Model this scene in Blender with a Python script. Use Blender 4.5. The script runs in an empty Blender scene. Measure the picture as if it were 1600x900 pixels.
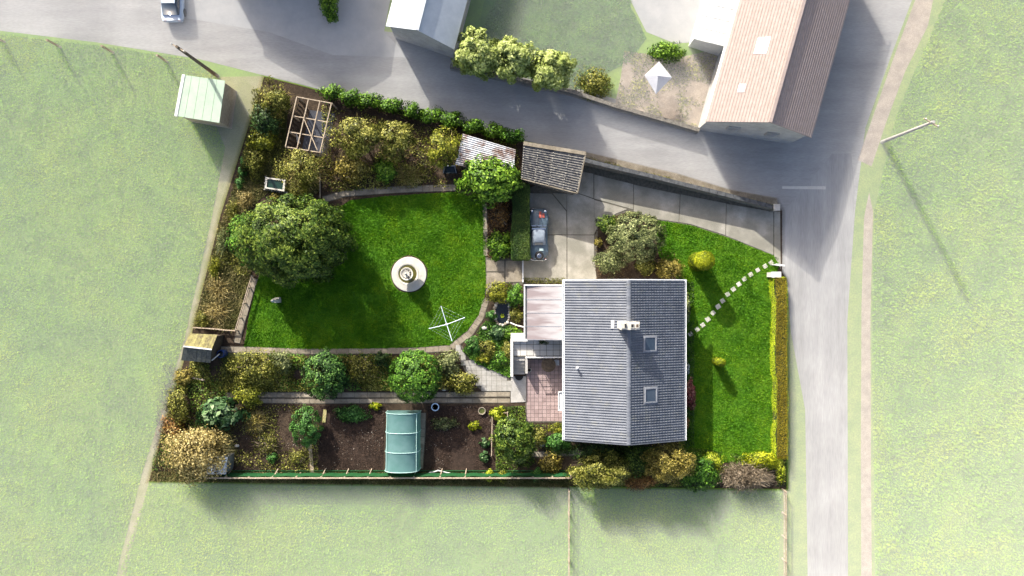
import bpy, math, random
import numpy as np
from mathutils import Vector

random.seed(7)
S = bpy.context.scene
COL = S.collection

# ------------------------------------------------------------ camera, sky, sun
CAM_H = 62.0
def P(px, py, z=0.0):
    """point of the place seen at photo pixel (1600x900) and standing at height z"""
    k = (1.0 - z / CAM_H) / 20.0
    return ((px - 800) * k, (450 - py) * k, z)

cam_d = bpy.data.cameras.new('camera')
cam = bpy.data.objects.new('camera', cam_d)
COL.objects.link(cam)
cam.location = (0, 0, CAM_H)
cam_d.sensor_width = 36
cam_d.lens = 36 * CAM_H / 80.0
cam_d.clip_end = 3000
S.camera = cam

SUN_EL, SUN_AZ = 28.0, 28.0
w = bpy.data.worlds.new('World'); S.world = w; w.use_nodes = True
nt = w.node_tree
bg = nt.nodes['Background']
sky = nt.nodes.new('ShaderNodeTexSky')
sky.sky_type = 'NISHITA'; sky.sun_disc = False
sky.sun_elevation = math.radians(SUN_EL); sky.sun_rotation = math.radians(-SUN_AZ); sky.dust_density = 4.0; sky.ozone_density = 0.3; sky.air_density = 0.7
nt.links.new(sky.outputs[0], bg.inputs[0]); bg.inputs[1].default_value = 0.12
sd = bpy.data.lights.new('sun', 'SUN'); sd.energy = 3.7; sd.angle = math.radians(0.5); sd.color = (1.0, 0.95, 0.86)
sun = bpy.data.objects.new('sun', sd); COL.objects.link(sun)
ce = math.cos(math.radians(SUN_EL))
sdir = Vector((math.sin(math.radians(SUN_AZ)) * ce, -math.cos(math.radians(SUN_AZ)) * ce, -math.sin(math.radians(SUN_EL))))
sun.rotation_euler = sdir.to_track_quat('-Z', 'Y').to_euler()
sun.location = (-20, 40, 60)
S.view_settings.view_transform = 'Standard'; S.view_settings.look = 'None'
S.view_settings.exposure = 1.42; S.view_settings.gamma = 1.0
S.cycles.volume_bounces = 3
S.cycles.max_bounces = 8

# ------------------------------------------------------------ helpers
def tag(o, label=None, cat=None, group=None, kind=None):
    if label: o['label'] = label
    if cat: o['category'] = cat
    if group: o['group'] = group
    if kind: o['kind'] = kind
    return o

def empty(name, loc, label=None, cat=None, group=None, rz=0.0):
    o = bpy.data.objects.new(name, None); COL.objects.link(o)
    o.location = loc; o.rotation_euler = (0, 0, rz); o.empty_display_size = 0.3
    return tag(o, label, cat, group)

def off(o):
    v = Vector((0, 0, 0))
    while o is not None:
        v += o.location; o = o.parent
    return v

def mk(name, V, F, mats, parent=None, loc=None, fm=None, tone=None, smooth=False):
    """V: world coordinates (n,3); F: list of faces or (m,k) array; linked as ONE mesh object"""
    V = np.asarray(V, dtype=np.float64).reshape(-1, 3)
    o3 = off(parent) if parent is not None else Vector(loc or (0, 0, 0))
    V = V - np.array(o3)
    me = bpy.data.meshes.new(name)
    if isinstance(F, np.ndarray):
        m, k = F.shape
        me.vertices.add(len(V)); me.vertices.foreach_set('co', V.astype(np.float32).ravel())
        me.loops.add(m * k); me.loops.foreach_set('vertex_index', F.astype(np.int32).ravel())
        me.polygons.add(m)
        me.polygons.foreach_set('loop_start', np.arange(0, m * k, k, dtype=np.int32))
        me.polygons.foreach_set('loop_total', np.full(m, k, dtype=np.int32))
        me.update(calc_edges=True)
    else:
        me.from_pydata([tuple(v) for v in V], [], F); me.update()
    if not isinstance(mats, (list, tuple)): mats = [mats]
    for m_ in mats: me.materials.append(m_)
    if fm is not None: me.polygons.foreach_set('material_index', np.asarray(fm, dtype=np.int32))
    if tone is not None:
        a = me.attributes.new('tone', 'FLOAT', 'POINT'); a.data.foreach_set('value', np.asarray(tone, dtype=np.float32))
    if smooth: me.polygons.foreach_set('use_smooth', np.ones(len(me.polygons), dtype=bool))
    o = bpy.data.objects.new(name, me); COL.objects.link(o)
    if parent is not None: o.parent = parent
    elif loc is not None: o.location = loc
    return o

class MB:
    """collects boxes, beams, tubes, lathes; build() links them as one mesh object"""
    def __init__(s): s.V = []; s.F = []; s.M = []; s.mi = 0
    def add(s, V, F):
        b = len(s.V); s.V += [tuple(v) for v in V]
        for f in F: s.F.append(tuple(b + i for i in f)); s.M.append(s.mi)
        return s
    def box(s, c, d, rz=0.0, taper=1.0):
        cx, cy, cz = c; a, b, h = d[0] / 2, d[1] / 2, d[2] / 2
        cs, sn = math.cos(rz), math.sin(rz); V = []
        for z, t in ((-h, 1.0), (h, taper)):
            for x, y in ((-a, -b), (a, -b), (a, b), (-a, b)):
                x *= t; y *= t
                V.append((cx + x * cs - y * sn, cy + x * sn + y * cs, cz + z))
        return s.add(V, [(3, 2, 1, 0), (4, 5, 6, 7), (0, 1, 5, 4), (1, 2, 6, 5), (2, 3, 7, 6), (3, 0, 4, 7)])
    def prism(s, pts, z0, z1):
        n = len(pts)
        if sum(pts[i][0] * pts[(i + 1) % n][1] - pts[(i + 1) % n][0] * pts[i][1] for i in range(n)) < 0: pts = pts[::-1]
        V = [(p[0], p[1], z0) for p in pts] + [(p[0], p[1], z1) for p in pts]
        F = [tuple(range(n - 1, -1, -1)), tuple(range(n, 2 * n))] + [(i, (i + 1) % n, n + (i + 1) % n, n + i) for i in range(n)]
        return s.add(V, F)
    def beam(s, p, q, w_, h_, up=(0, 0, 1)):
        p, q = Vector(p), Vector(q); d = (q - p).normalized(); u = Vector(up)
        if abs(d.dot(u)) > 0.95: u = Vector((1, 0, 0))
        a = d.cross(u).normalized() * (w_ / 2); b = a.cross(d).normalized() * (h_ / 2); V = []
        for e in (p, q):
            V += [e - a - b, e + a - b, e + a + b, e - a + b]
        return s.add(V, [(3, 2, 1, 0), (4, 5, 6, 7), (0, 1, 5, 4), (1, 2, 6, 5), (2, 3, 7, 6), (3, 0, 4, 7)])
    def tube(s, pts, r0, r1=None, n=8):
        r1 = r0 if r1 is None else r1; pts = [Vector(p) for p in pts]; m = len(pts); V = []
        for i, p in enumerate(pts):
            d = (pts[min(i + 1, m - 1)] - pts[max(i - 1, 0)]).normalized()
            u = Vector((0, 0, 1)) if abs(d.z) < 0.9 else Vector((1, 0, 0))
            a = d.cross(u).normalized(); b = a.cross(d); r = r0 + (r1 - r0) * i / max(1, m - 1)
            for k in range(n):
                t = 2 * math.pi * k / n; V.append(p + a * (r * math.cos(t)) + b * (r * math.sin(t)))
        F = [tuple(range(n)), tuple((m - 1) * n + n - 1 - k for k in range(n))]
        for i in range(m - 1):
            for k in range(n):
                k2 = (k + 1) % n; F.append((i * n + k2, i * n + k, (i + 1) * n + k, (i + 1) * n + k2))
        return s.add(V, F)
    def lathe(s, prof, c, n=32, sx=1.0, sy=1.0):
        V = []; F = []; m = len(prof)
        for r, z in prof:
            for k in range(n):
                t = 2 * math.pi * k / n
                V.append((c[0] + sx * r * math.cos(t), c[1] + sy * r * math.sin(t), c[2] + z))
        for i in range(m - 1):
            for k in range(n):
                k2 = (k + 1) % n; F.append((i * n + k, i * n + k2, (i + 1) * n + k2, (i + 1) * n + k))
        if prof[0][0] > 1e-4: F.append(tuple(range(n - 1, -1, -1)))
        if prof[-1][0] > 1e-4: F.append(tuple((m - 1) * n + k for k in range(n)))
        return s.add(V, F)
    def quad(s, a, b, c, d): return s.add([a, b, c, d], [(0, 1, 2, 3)])
    def slab(s, a, b, c, d, th):
        """sloping sheet with corners a b c d (top face) and thickness th downwards"""
        V = [a, b, c, d] + [(p[0], p[1], p[2] - th) for p in (a, b, c, d)]
        return s.add(V, [(0, 1, 2, 3), (7, 6, 5, 4), (0, 4, 5, 1), (1, 5, 6, 2), (2, 6, 7, 3), (3, 7, 4, 0)])
    def build(s, name, mats, parent=None, loc=None, smooth=False):
        o = mk(name, s.V, s.F, mats, parent, loc, s.M if isinstance(mats, (list, tuple)) and len(mats) > 1 else None, None, smooth)
        return o

def bevel(o, wd=0.01, seg=1):
    m = o.modifiers.new('bevel', 'BEVEL'); m.width = wd; m.segments = seg; m.limit_method = 'ANGLE'; return o

def copy_tree(o, parent=None):
    c = o.copy(); COL.objects.link(c)
    if parent is not None: c.parent = parent
    for ch in list(o.children): copy_tree(ch, c)
    return c

# ------------------------------------------------------------ materials
def mat(name, c1, c2=None, c3=None, scale=3.0, detail=6.0, rough=0.8, bump=0.0, bscale=40.0, metal=0.0, spec=0.3,
        lo=0.35, hi=0.65, stretch=(1, 1, 1), fine=0.25, fscale=60.0, rot=0.0, big=0.0, bigscale=0.25, bigcol=None, each=0.0):
    """two or three real colours mixed by noise, a finer grain over them, and a fine relief"""
    m = bpy.data.materials.new(name); m.use_nodes = True
    n = m.node_tree.nodes; l = m.node_tree.links; b = n['Principled BSDF']
    b.inputs['Roughness'].default_value = rough; b.inputs['Metallic'].default_value = metal
    b.inputs['Specular IOR Level'].default_value = spec
    tc = n.new('ShaderNodeTexCoord'); mp = n.new('ShaderNodeMapping')
    mp.inputs['Scale'].default_value = stretch; mp.inputs['Rotation'].default_value = (0, 0, rot)
    l.new(tc.outputs['Object'], mp.inputs['Vector'])
    nz = n.new('ShaderNodeTexNoise'); nz.inputs['Scale'].default_value = scale; nz.inputs['Detail'].default_value = detail
    nz.inputs['Roughness'].default_value = 0.62
    l.new(mp.outputs[0], nz.inputs['Vector'])
    cr = n.new('ShaderNodeValToRGB'); e = cr.color_ramp.elements
    e[0].position = lo; e[0].color = (*c1, 1); e[1].position = hi; e[1].color = (*(c2 or c1), 1)
    if c3:
        x = e.new(min(0.98, hi + 0.13)); x.color = (*c3, 1)
    l.new(nz.outputs['Fac'], cr.inputs[0]); out = cr.outputs[0]
    if big and bigcol:
        nb = n.new('ShaderNodeTexNoise'); nb.inputs['Scale'].default_value = bigscale; nb.inputs['Detail'].default_value = 3
        l.new(tc.outputs['Object'], nb.inputs['Vector'])
        rb = n.new('ShaderNodeValToRGB'); rb.color_ramp.elements[0].position = 0.42; rb.color_ramp.elements[1].position = 0.62
        l.new(nb.outputs['Fac'], rb.inputs[0])
        ml = n.new('ShaderNodeMath'); ml.operation = 'MULTIPLY'; ml.inputs[1].default_value = big
        l.new(rb.outputs[0], ml.inputs[0])
        mx = n.new('ShaderNodeMixRGB'); l.new(ml.outputs[0], mx.inputs[0]); l.new(out, mx.inputs[1]); mx.inputs[2].default_value = (*bigcol, 1)
        out = mx.outputs[0]
    if fine:
        nf = n.new('ShaderNodeTexNoise'); nf.inputs['Scale'].default_value = fscale; nf.inputs['Detail'].default_value = 4
        l.new(mp.outputs[0], nf.inputs['Vector'])
        mr = n.new('ShaderNodeMapRange'); mr.inputs[1].default_value = 0.3; mr.inputs[2].default_value = 0.7
        mr.inputs[3].default_value = 1 - fine; mr.inputs[4].default_value = 1 + fine
        l.new(nf.outputs['Fac'], mr.inputs[0])
        mu = n.new('ShaderNodeVectorMath'); mu.operation = 'MULTIPLY'
        l.new(out, mu.inputs[0]); l.new(mr.outputs[0], mu.inputs[1]); out = mu.outputs[0]
    if each:   # every piece a little lighter or darker than its neighbours
        oi = n.new('ShaderNodeObjectInfo'); me_ = n.new('ShaderNodeMapRange'); me_.inputs[3].default_value = 1 - each; me_.inputs[4].default_value = 1 + each
        l.new(oi.outputs['Random'], me_.inputs[0]); mv = n.new('ShaderNodeVectorMath'); mv.operation = 'MULTIPLY'; l.new(out, mv.inputs[0]); l.new(me_.outputs[0], mv.inputs[1]); out = mv.outputs[0]
    l.new(out, b.inputs['Base Color'])
    if bump:
        nb = n.new('ShaderNodeTexNoise'); nb.inputs['Scale'].default_value = bscale; nb.inputs['Detail'].default_value = 5
        l.new(mp.outputs[0], nb.inputs['Vector'])
        bp = n.new('ShaderNodeBump'); bp.inputs['Strength'].default_value = bump; bp.inputs['Distance'].default_value = 0.05
        l.new(nb.outputs['Fac'], bp.inputs['Height']); l.new(bp.outputs[0], b.inputs['Normal'])
    return m

def leafmat(name, dark, mid, light, rough=0.5, trans=0.14, accent=None, patch=0.8):
    """every leaf carries its own 'tone' (0..1): dark, mid and light leaves, a few accent ones; patches of the plant differ"""
    m = bpy.data.materials.new(name); m.use_nodes = True
    n = m.node_tree.nodes; l = m.node_tree.links; b = n['Principled BSDF']
    b.inputs['Roughness'].default_value = rough; b.inputs['Specular IOR Level'].default_value = 0.2
    at = n.new('ShaderNodeAttribute'); at.attribute_name = 'tone'
    tc = n.new('ShaderNodeTexCoord'); nz = n.new('ShaderNodeTexNoise'); nz.inputs['Scale'].default_value = patch; nz.inputs['Detail'].default_value = 3
    l.new(tc.outputs['Object'], nz.inputs['Vector'])
    mr = n.new('ShaderNodeMapRange'); mr.inputs[1].default_value = 0.3; mr.inputs[2].default_value = 0.7
    mr.inputs[3].default_value = -0.25; mr.inputs[4].default_value = 0.25
    l.new(nz.outputs['Fac'], mr.inputs[0])
    ad = n.new('ShaderNodeMath'); ad.operation = 'ADD'; l.new(at.outputs['Fac'], ad.inputs[0]); l.new(mr.outputs[0], ad.inputs[1])
    cr = n.new('ShaderNodeValToRGB'); e = cr.color_ramp.elements
    e[0].position = 0.05; e[0].color = (*dark, 1); e[1].position = 0.5; e[1].color = (*mid, 1)
    x = e.new(0.9); x.color = (*light, 1)
    if accent: x = e.new(0.985); x.color = (*accent, 1)
    l.new(ad.outputs[0], cr.inputs[0]); l.new(cr.outputs[0], b.inputs['Base Color'])
    tr = n.new('ShaderNodeBsdfTranslucent'); l.new(cr.outputs[0], tr.inputs['Color'])
    mx = n.new('ShaderNodeMixShader'); mx.inputs[0].default_value = trans
    l.new(b.outputs[0], mx.inputs[1]); l.new(tr.outputs[0], mx.inputs[2]); l.new(mx.outputs[0], n['Material Output'].inputs['Surface'])
    return m

def tonemat(name, dark, light, rough=0.5, metal=0.0, spec=0.4, scale=1.2, amt=0.3, stain=None, stainamt=0.0, bump=0.0, slo=.56, shi=.72, sscale=2.4, sstretch=(1, 1, 1), srot=0.0):
    """built pieces (tiles, stones) each with its own tone, slightly mottled, with stains of their own shape"""
    m = bpy.data.materials.new(name); m.use_nodes = True
    n = m.node_tree.nodes; l = m.node_tree.links; b = n['Principled BSDF']
    b.inputs['Roughness'].default_value = rough; b.inputs['Metallic'].default_value = metal; b.inputs['Specular IOR Level'].default_value = spec
    at = n.new('ShaderNodeAttribute'); at.attribute_name = 'tone'
    tc = n.new('ShaderNodeTexCoord'); nz = n.new('ShaderNodeTexNoise'); nz.inputs['Scale'].default_value = scale; nz.inputs['Detail'].default_value = 8
    l.new(tc.outputs['Object'], nz.inputs['Vector'])
    mr = n.new('ShaderNodeMapRange'); mr.inputs[1].default_value = 0.3; mr.inputs[2].default_value = 0.7
    mr.inputs[3].default_value = -amt; mr.inputs[4].default_value = amt
    l.new(nz.outputs['Fac'], mr.inputs[0])
    ad = n.new('ShaderNodeMath'); ad.operation = 'ADD'; l.new(at.outputs['Fac'], ad.inputs[0]); l.new(mr.outputs[0], ad.inputs[1])
    cr = n.new('ShaderNodeValToRGB'); e = cr.color_ramp.elements
    e[0].position = 0.0; e[0].color = (*dark, 1); e[1].position = 1.0; e[1].color = (*light, 1)
    l.new(ad.outputs[0], cr.inputs[0]); out = cr.outputs[0]
    if stain:
        ns = n.new('ShaderNodeTexNoise'); ns.inputs['Scale'].default_value = sscale; ns.inputs['Detail'].default_value = 9; ns.inputs['Roughness'].default_value = 0.7
        ms = n.new('ShaderNodeMapping'); ms.inputs['Scale'].default_value = sstretch; ms.inputs['Rotation'].default_value = (0, 0, srot); l.new(tc.outputs['Object'], ms.inputs['Vector']); l.new(ms.outputs[0], ns.inputs['Vector'])
        rs = n.new('ShaderNodeValToRGB'); rs.color_ramp.elements[0].position = slo; rs.color_ramp.elements[1].position = shi
        l.new(ns.outputs['Fac'], rs.inputs[0])
        ml = n.new('ShaderNodeMath'); ml.operation = 'MULTIPLY'; ml.inputs[1].default_value = stainamt; l.new(rs.outputs[0], ml.inputs[0])
        mx = n.new('ShaderNodeMixRGB'); l.new(ml.outputs[0], mx.inputs[0]); l.new(out, mx.inputs[1]); mx.inputs[2].default_value = (*stain, 1); out = mx.outputs[0]
    l.new(out, b.inputs['Base Color'])
    if bump:
        nb = n.new('ShaderNodeTexNoise'); nb.inputs['Scale'].default_value = 60; l.new(tc.outputs['Object'], nb.inputs['Vector'])
        bp = n.new('ShaderNodeBump'); bp.inputs['Strength'].default_value = bump; bp.inputs['Distance'].default_value = 0.02
        l.new(nb.outputs['Fac'], bp.inputs['Height']); l.new(bp.outputs[0], b.inputs['Normal'])
    return m

M = {}
M['field'] = mat('field_grass', (.075, .165, .002), (.12, .235, .003), (.17, .24, .007), scale=0.4, rough=0.9, bump=0.6, bscale=9, fine=0.15, fscale=5, big=0.7, bigscale=0.14, bigcol=(.15, .225, .006))
M['lawn'] = mat('lawn_turf', (.036, .12, .003), (.066, .18, .004), (.12, .22, .008), scale=1.6, rough=0.9, bump=0.5, bscale=25, fine=0.35, fscale=14, big=0.45, bigscale=0.5, bigcol=(.095, .18, .006))
M['soil'] = mat('garden_soil', (.03, .02, .013), (.062, .043, .027), (.115, .084, .053), scale=2.2, rough=0.95, bump=0.8, bscale=14, fine=0.45, fscale=22)
M['tilled'] = mat('tilled_soil', (.024, .015, .011), (.046, .029, .021), (.08, .051, .038), scale=3.5, rough=0.95, bump=0.9, bscale=16, fine=0.4, fscale=25)
M['rough_grass'] = mat('rough_grass', (.045, .06, .015), (.09, .10, .03), (.15, .13, .06), scale=1.4, rough=0.95, bump=0.7, bscale=16, fine=0.4, fscale=18)
M['asphalt'] = mat('road_asphalt', (.125, .123, .12), (.20, .197, .192), (.25, .246, .238), scale=1.1, rough=0.85, bump=0.15, bscale=60, fine=0.2, fscale=22, stretch=(.14, 1, 1), rot=.22, lo=.3, hi=.6, big=0.45, bigscale=0.22, bigcol=(.30, .295, .285))
M['asphalt_wear'] = mat('worn_asphalt', (.12, .119, .117), (.195, .193, .19), (.25, .246, .238), scale=1.3, rough=0.85, bump=0.15, bscale=60, fine=0.2, fscale=22, stretch=(1, .07, 1), lo=.3, hi=.6, big=0.35, bigscale=0.3, bigcol=(.30, .296, .288))
M['yard'] = mat('yard_concrete', (.22, .225, .23), (.29, .29, .285), scale=0.9, rough=0.85, bump=0.15, bscale=60, fine=0.15)
M['verge'] = mat('verge_grass', (.10, .17, .015), (.17, .22, .03), (.24, .24, .07), scale=.9, rough=.95, bump=.5, bscale=12, fine=.25, fscale=8)
M['dirt'] = mat('bare_earth', (.18, .14, .10), (.30, .24, .18), scale=1.2, rough=0.95, bump=0.5, bscale=20, fine=0.3, fscale=15)
M['drygrass'] = mat('dry_verge', (.22, .22, .07), (.36, .31, .16), scale=1.3, rough=0.95, bump=0.6, bscale=14, fine=0.35, fscale=16)
M['track'] = mat('grassy_track', (.16, .17, .05), (.27, .24, .13), (.34, .29, .2), scale=1.1, rough=.95, bump=.5, bscale=16, fine=.3, fscale=12, big=.5, bigscale=.4, bigcol=(.17, .19, .04))
M['concrete'] = mat('slab_concrete', (.20, .19, .155), (.34, .32, .275), (.42, .40, .355), scale=0.8, rough=0.85, bump=0.2, bscale=60, fine=0.18, fscale=30, big=0.8, bigscale=0.45, bigcol=(.19, .182, .148))
M['joint'] = mat('joint_dirt', (.075, .07, .055), (.13, .12, .095), scale=5, rough=0.95)
M['pathstone'] = mat('path_stone', (.17, .145, .105), (.28, .245, .19), (.36, .325, .265), scale=1.6, rough=0.9, bump=0.25, bscale=50, fine=0.25, fscale=25, each=.14)
M['whitestone'] = mat('pale_stone', (.42, .40, .35), (.57, .55, .50), scale=3, rough=0.8, bump=0.2, bscale=50, fine=0.18, each=.13, big=.5, bigscale=3.0, bigcol=(.30, .28, .22))
M['flag'] = mat('pale_flagstone', (.27, .26, .235), (.36, .35, .32), scale=2.5, rough=.85, bump=.2, bscale=50, fine=.15, big=.4, bigscale=1.2, bigcol=(.22, .21, .18))
M['whitepaint'] = mat('white_paint', (.52, .52, .51), (.60, .60, .59), scale=4, rough=0.5, fine=0.04)
M['render_wall'] = mat('rendered_wall', (.48, .46, .42), (.57, .55, .51), scale=1.5, rough=0.85, bump=0.15, bscale=70, fine=0.08)
M['stonewall'] = mat('rubble_wall', (.09, .085, .075), (.19, .175, .15), (.30, .28, .24), scale=5, rough=0.95, bump=0.8, bscale=12, fine=0.4, fscale=20)
M['greywall'] = mat('grey_wall', (.30, .29, .27), (.40, .385, .36), scale=1.5, rough=0.9, bump=0.2, bscale=50)
M['wood'] = mat('weathered_wood', (.26, .20, .14), (.42, .35, .26), (.52, .46, .37), scale=4, rough=0.85, bump=0.3, bscale=30, stretch=(1, 1, 4), fine=0.25)
M['darkwood'] = mat('dark_wood', (.05, .038, .028), (.11, .085, .06), scale=5, rough=0.9, bump=0.4, bscale=25, fine=0.3)
M['bark'] = mat('bark', (.07, .055, .04), (.15, .12, .09), scale=7, rough=0.95, bump=0.7, bscale=20)
M['tarp'] = mat('dark_sheet', (.025, .028, .038), (.042, .046, .06), scale=1.5, rough=0.55, bump=0.35, bscale=6, fine=0.1)
M['metal'] = mat('grey_metal', (.35, .36, .37), (.48, .49, .5), scale=3, rough=0.4, metal=0.7, fine=0.08)
M['gutter'] = mat('gutter_plastic', (.70, .72, .72), (.78, .8, .8), scale=3, rough=0.4, fine=0.05)
M['darkmetal'] = mat('dark_metal', (.06, .065, .075), (.1, .105, .115), scale=4, rough=0.45, metal=0.3, fine=0.1)
M['water'] = mat('pond_water', (.006, .009, .012), (.01, .014, .016), scale=2, rough=0.04, spec=0.5, fine=0, bump=0.03, bscale=8)
M['greenwater'] = mat('green_water', (.01, .03, .022), (.018, .045, .03), scale=3, rough=0.05, spec=0.5, fine=0)
M['bluepl'] = mat('blue_plastic', (.01, .03, .12), (.02, .05, .18), scale=4, rough=0.35, fine=0.05)
M['black'] = mat('black_rubber', (.012, .012, .013), (.02, .02, .02), scale=8, rough=0.8)
M['glass'] = mat('dark_glass', (.03, .045, .065), (.05, .065, .085), scale=1.0, rough=0.08, spec=0.7, fine=0)
M['net'] = mat('green_net', (.005, .045, .012), (.010, .08, .022), scale=6, rough=0.7, fine=0.3, fscale=80)
M['flashing'] = mat('lead_flashing', (.19, .20, .22), (.27, .28, .30), scale=3, rough=0.55, metal=0.3, fine=0.08)
M['tilejoin'] = mat('roof_batten', (.06, .065, .07), (.09, .095, .1), scale=4, rough=0.9)

PAL = {
 'laurel': ((.015, .05, .006), (.05, .14, .012), (.15, .29, .03)),
 'bright': ((.02, .06, .005), (.075, .17, .01), (.20, .32, .03)),
 'camellia': ((.008, .032, .006), (.025, .08, .012), (.13, .24, .05)),
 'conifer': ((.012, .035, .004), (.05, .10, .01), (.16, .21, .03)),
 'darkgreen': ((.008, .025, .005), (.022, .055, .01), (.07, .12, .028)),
 'bluegreen': ((.015, .05, .015), (.05, .12, .035), (.2, .28, .13)),
 'yellow': ((.045, .065, .005), (.135, .155, .010), (.29, .29, .03)),
 'olive': ((.04, .05, .006), (.125, .135, .015), (.31, .295, .07)),
 'gold': ((.075, .065, .010), (.215, .18, .028), (.41, .335, .09)),
 'lime': ((.09, .13, .005), (.24, .30, .01), (.46, .48, .05)),
 'limey': ((.07, .12, .004), (.22, .27, .006), (.44, .44, .02)),
 'straw': ((.10, .075, .02), (.28, .22, .07), (.44, .37, .16)),
 'greygreen': ((.04, .06, .018), (.12, .15, .05), (.27, .29, .12)),
 'twig': ((.08, .06, .04), (.19, .15, .10), (.34, .28, .20)),
 'red': ((.07, .015, .012), (.22, .05, .045), (.32, .17, .12)),
 'rust': ((.08, .035, .012), (.22, .11, .03), (.36, .2, .06)),
 'fern': ((.015, .06, .01), (.05, .15, .025), (.13, .27, .06)),
 'silver': ((.12, .14, .10), (.28, .31, .25), (.5, .52, .46)),
}
for k, v in PAL.items():
    v = tuple(tuple(c * f for c in q) for q, f in zip(v, (.5, 1.0, 1.25)))
    M['leaf_' + k] = leafmat('leaves_' + k, *v)
for k, v in {'washed_limetree': ((.13, .17, .03), (.27, .33, .08), (.40, .45, .16))}.items(): M['leaf_' + k] = leafmat('leaves_' + k, *v)  # paleness of the white wash is put into these leaf colours
M['blade'] = leafmat('grass_blades', (.030, .11, .002), (.068, .20, .003), (.155, .29, .008), rough=0.6, trans=0.3, patch=0.9)
M['blade_field'] = leafmat('field_blades', (.10, .24, .001), (.20, .38, .002), (.30, .42, .006), rough=0.7, trans=0.3, patch=0.35)
M['blade_dry'] = leafmat('dry_blades', (.06, .07, .015), (.15, .14, .05), (.32, .27, .13), rough=0.8, trans=0.2, patch=0.6)
M['litter'] = leafmat('leaf_litter', (.03, .017, .008), (.095, .055, .026), (.24, .16, .08), rough=0.9, trans=0.0)
M['clod'] = leafmat('soil_clods', (.02, .012, .009), (.045, .029, .02), (.10, .066, .048), rough=0.95, trans=0.0, accent=(.36, .32, .27))
# ------------------------------------------------------------ leaves, twigs, grass
def rng_(seed): return np.random.default_rng(seed)

def unit(v): return v / np.maximum(1e-9, np.linalg.norm(v, axis=1, keepdims=True))

def leaf_quads(C, N, size, rng, aspect=0.55):
    """rhombic leaves at points C facing N; size is the length (array or number)"""
    n = len(C); size = np.broadcast_to(np.asarray(size, dtype=float), (n,)).reshape(n, 1)
    A = unit(np.cross(N, rng.normal(size=(n, 3)))); B = np.cross(N, A)
    L = A * size * 0.5; W = B * size * 0.5 * aspect; lift = N * size * 0.10
    V = np.stack([C - L, C + W + lift, C + L - lift * 0.5, C - W + lift], axis=1).reshape(-1, 3)
    F = np.arange(4 * n, dtype=np.int32).reshape(n, 4)
    return V, F

def crown_points(rng, c, r, n, clumps, csize, low=-0.35, flat=1.0, inner=0.25, shell=0.55):
    """points in leaf clumps spread through the shell of an ellipsoid; returns points and outward directions"""
    c = np.array(c); r = np.array(r)
    d = unit(rng.normal(size=(clumps * 3, 3))); d = d[d[:, 2] > low][:clumps]
    rad = rng.uniform(shell, 0.98, size=(len(d), 1))
    cc = d * rad
    w_ = rng.uniform(0.5, 1.4, size=len(d)); w_ /= w_.sum()
    idx = rng.choice(len(d), size=n, p=w_)
    o = unit(rng.normal(size=(n, 3))) * (rng.uniform(0.15, 1.0, size=(n, 1)) ** 0.5) * csize * rng.uniform(0.7, 1.25, size=(len(d), 1))[idx]
    p = cc[idx] + o
    k = int(n * inner)
    if k:
        p[:k] = unit(rng.normal(size=(k, 3))) * rng.uniform(0.2, 0.85, size=(k, 1))
    out = unit(p - 0.35 * cc[idx] * 0 + np.array([0, 0, 0.25]))
    lump = unit(o + 0.6 * cc[idx])
    nrm = unit(out * 0.6 + lump * 0.7 + rng.normal(size=(n, 3)) * 0.36 + np.array([0, 0, 0.25]))
    pts = c + p * r
    pts[:, 2] = np.maximum(pts[:, 2], 0.03)
    # leaves get lighter towards the outside and top of a clump
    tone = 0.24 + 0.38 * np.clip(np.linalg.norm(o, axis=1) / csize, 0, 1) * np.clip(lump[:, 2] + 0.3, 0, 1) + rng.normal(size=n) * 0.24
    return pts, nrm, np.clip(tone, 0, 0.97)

def trunk(parent, x, y, h, r, rng, limbs=5, reach=1.0, name='trunk', mt='bark'):
    b = MB()
    top = (x + rng.uniform(-.1, .1) * h, y + rng.uniform(-.1, .1) * h, h)
    b.tube([(x, y, -0.05), (x + (top[0] - x) * .4, y + (top[1] - y) * .4, h * .45), top], r, r * 0.4, 7)
    for k in range(limbs):
        a = 2 * math.pi * (k + rng.uniform(0, .6)) / limbs; z0 = h * rng.uniform(.35, .8); q = reach * rng.uniform(.6, 1.0)
        s0 = (x + (top[0] - x) * z0 / h, y + (top[1] - y) * z0 / h, z0)
        b.tube([s0, (s0[0] + .5 * q * math.cos(a), s0[1] + .5 * q * math.sin(a), z0 + .22 * q),
                (s0[0] + q * math.cos(a), s0[1] + q * math.sin(a), z0 + .6 * q)], r * .45, r * .12, 5)
    return b.build(name, M[mt], parent, smooth=True)

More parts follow.
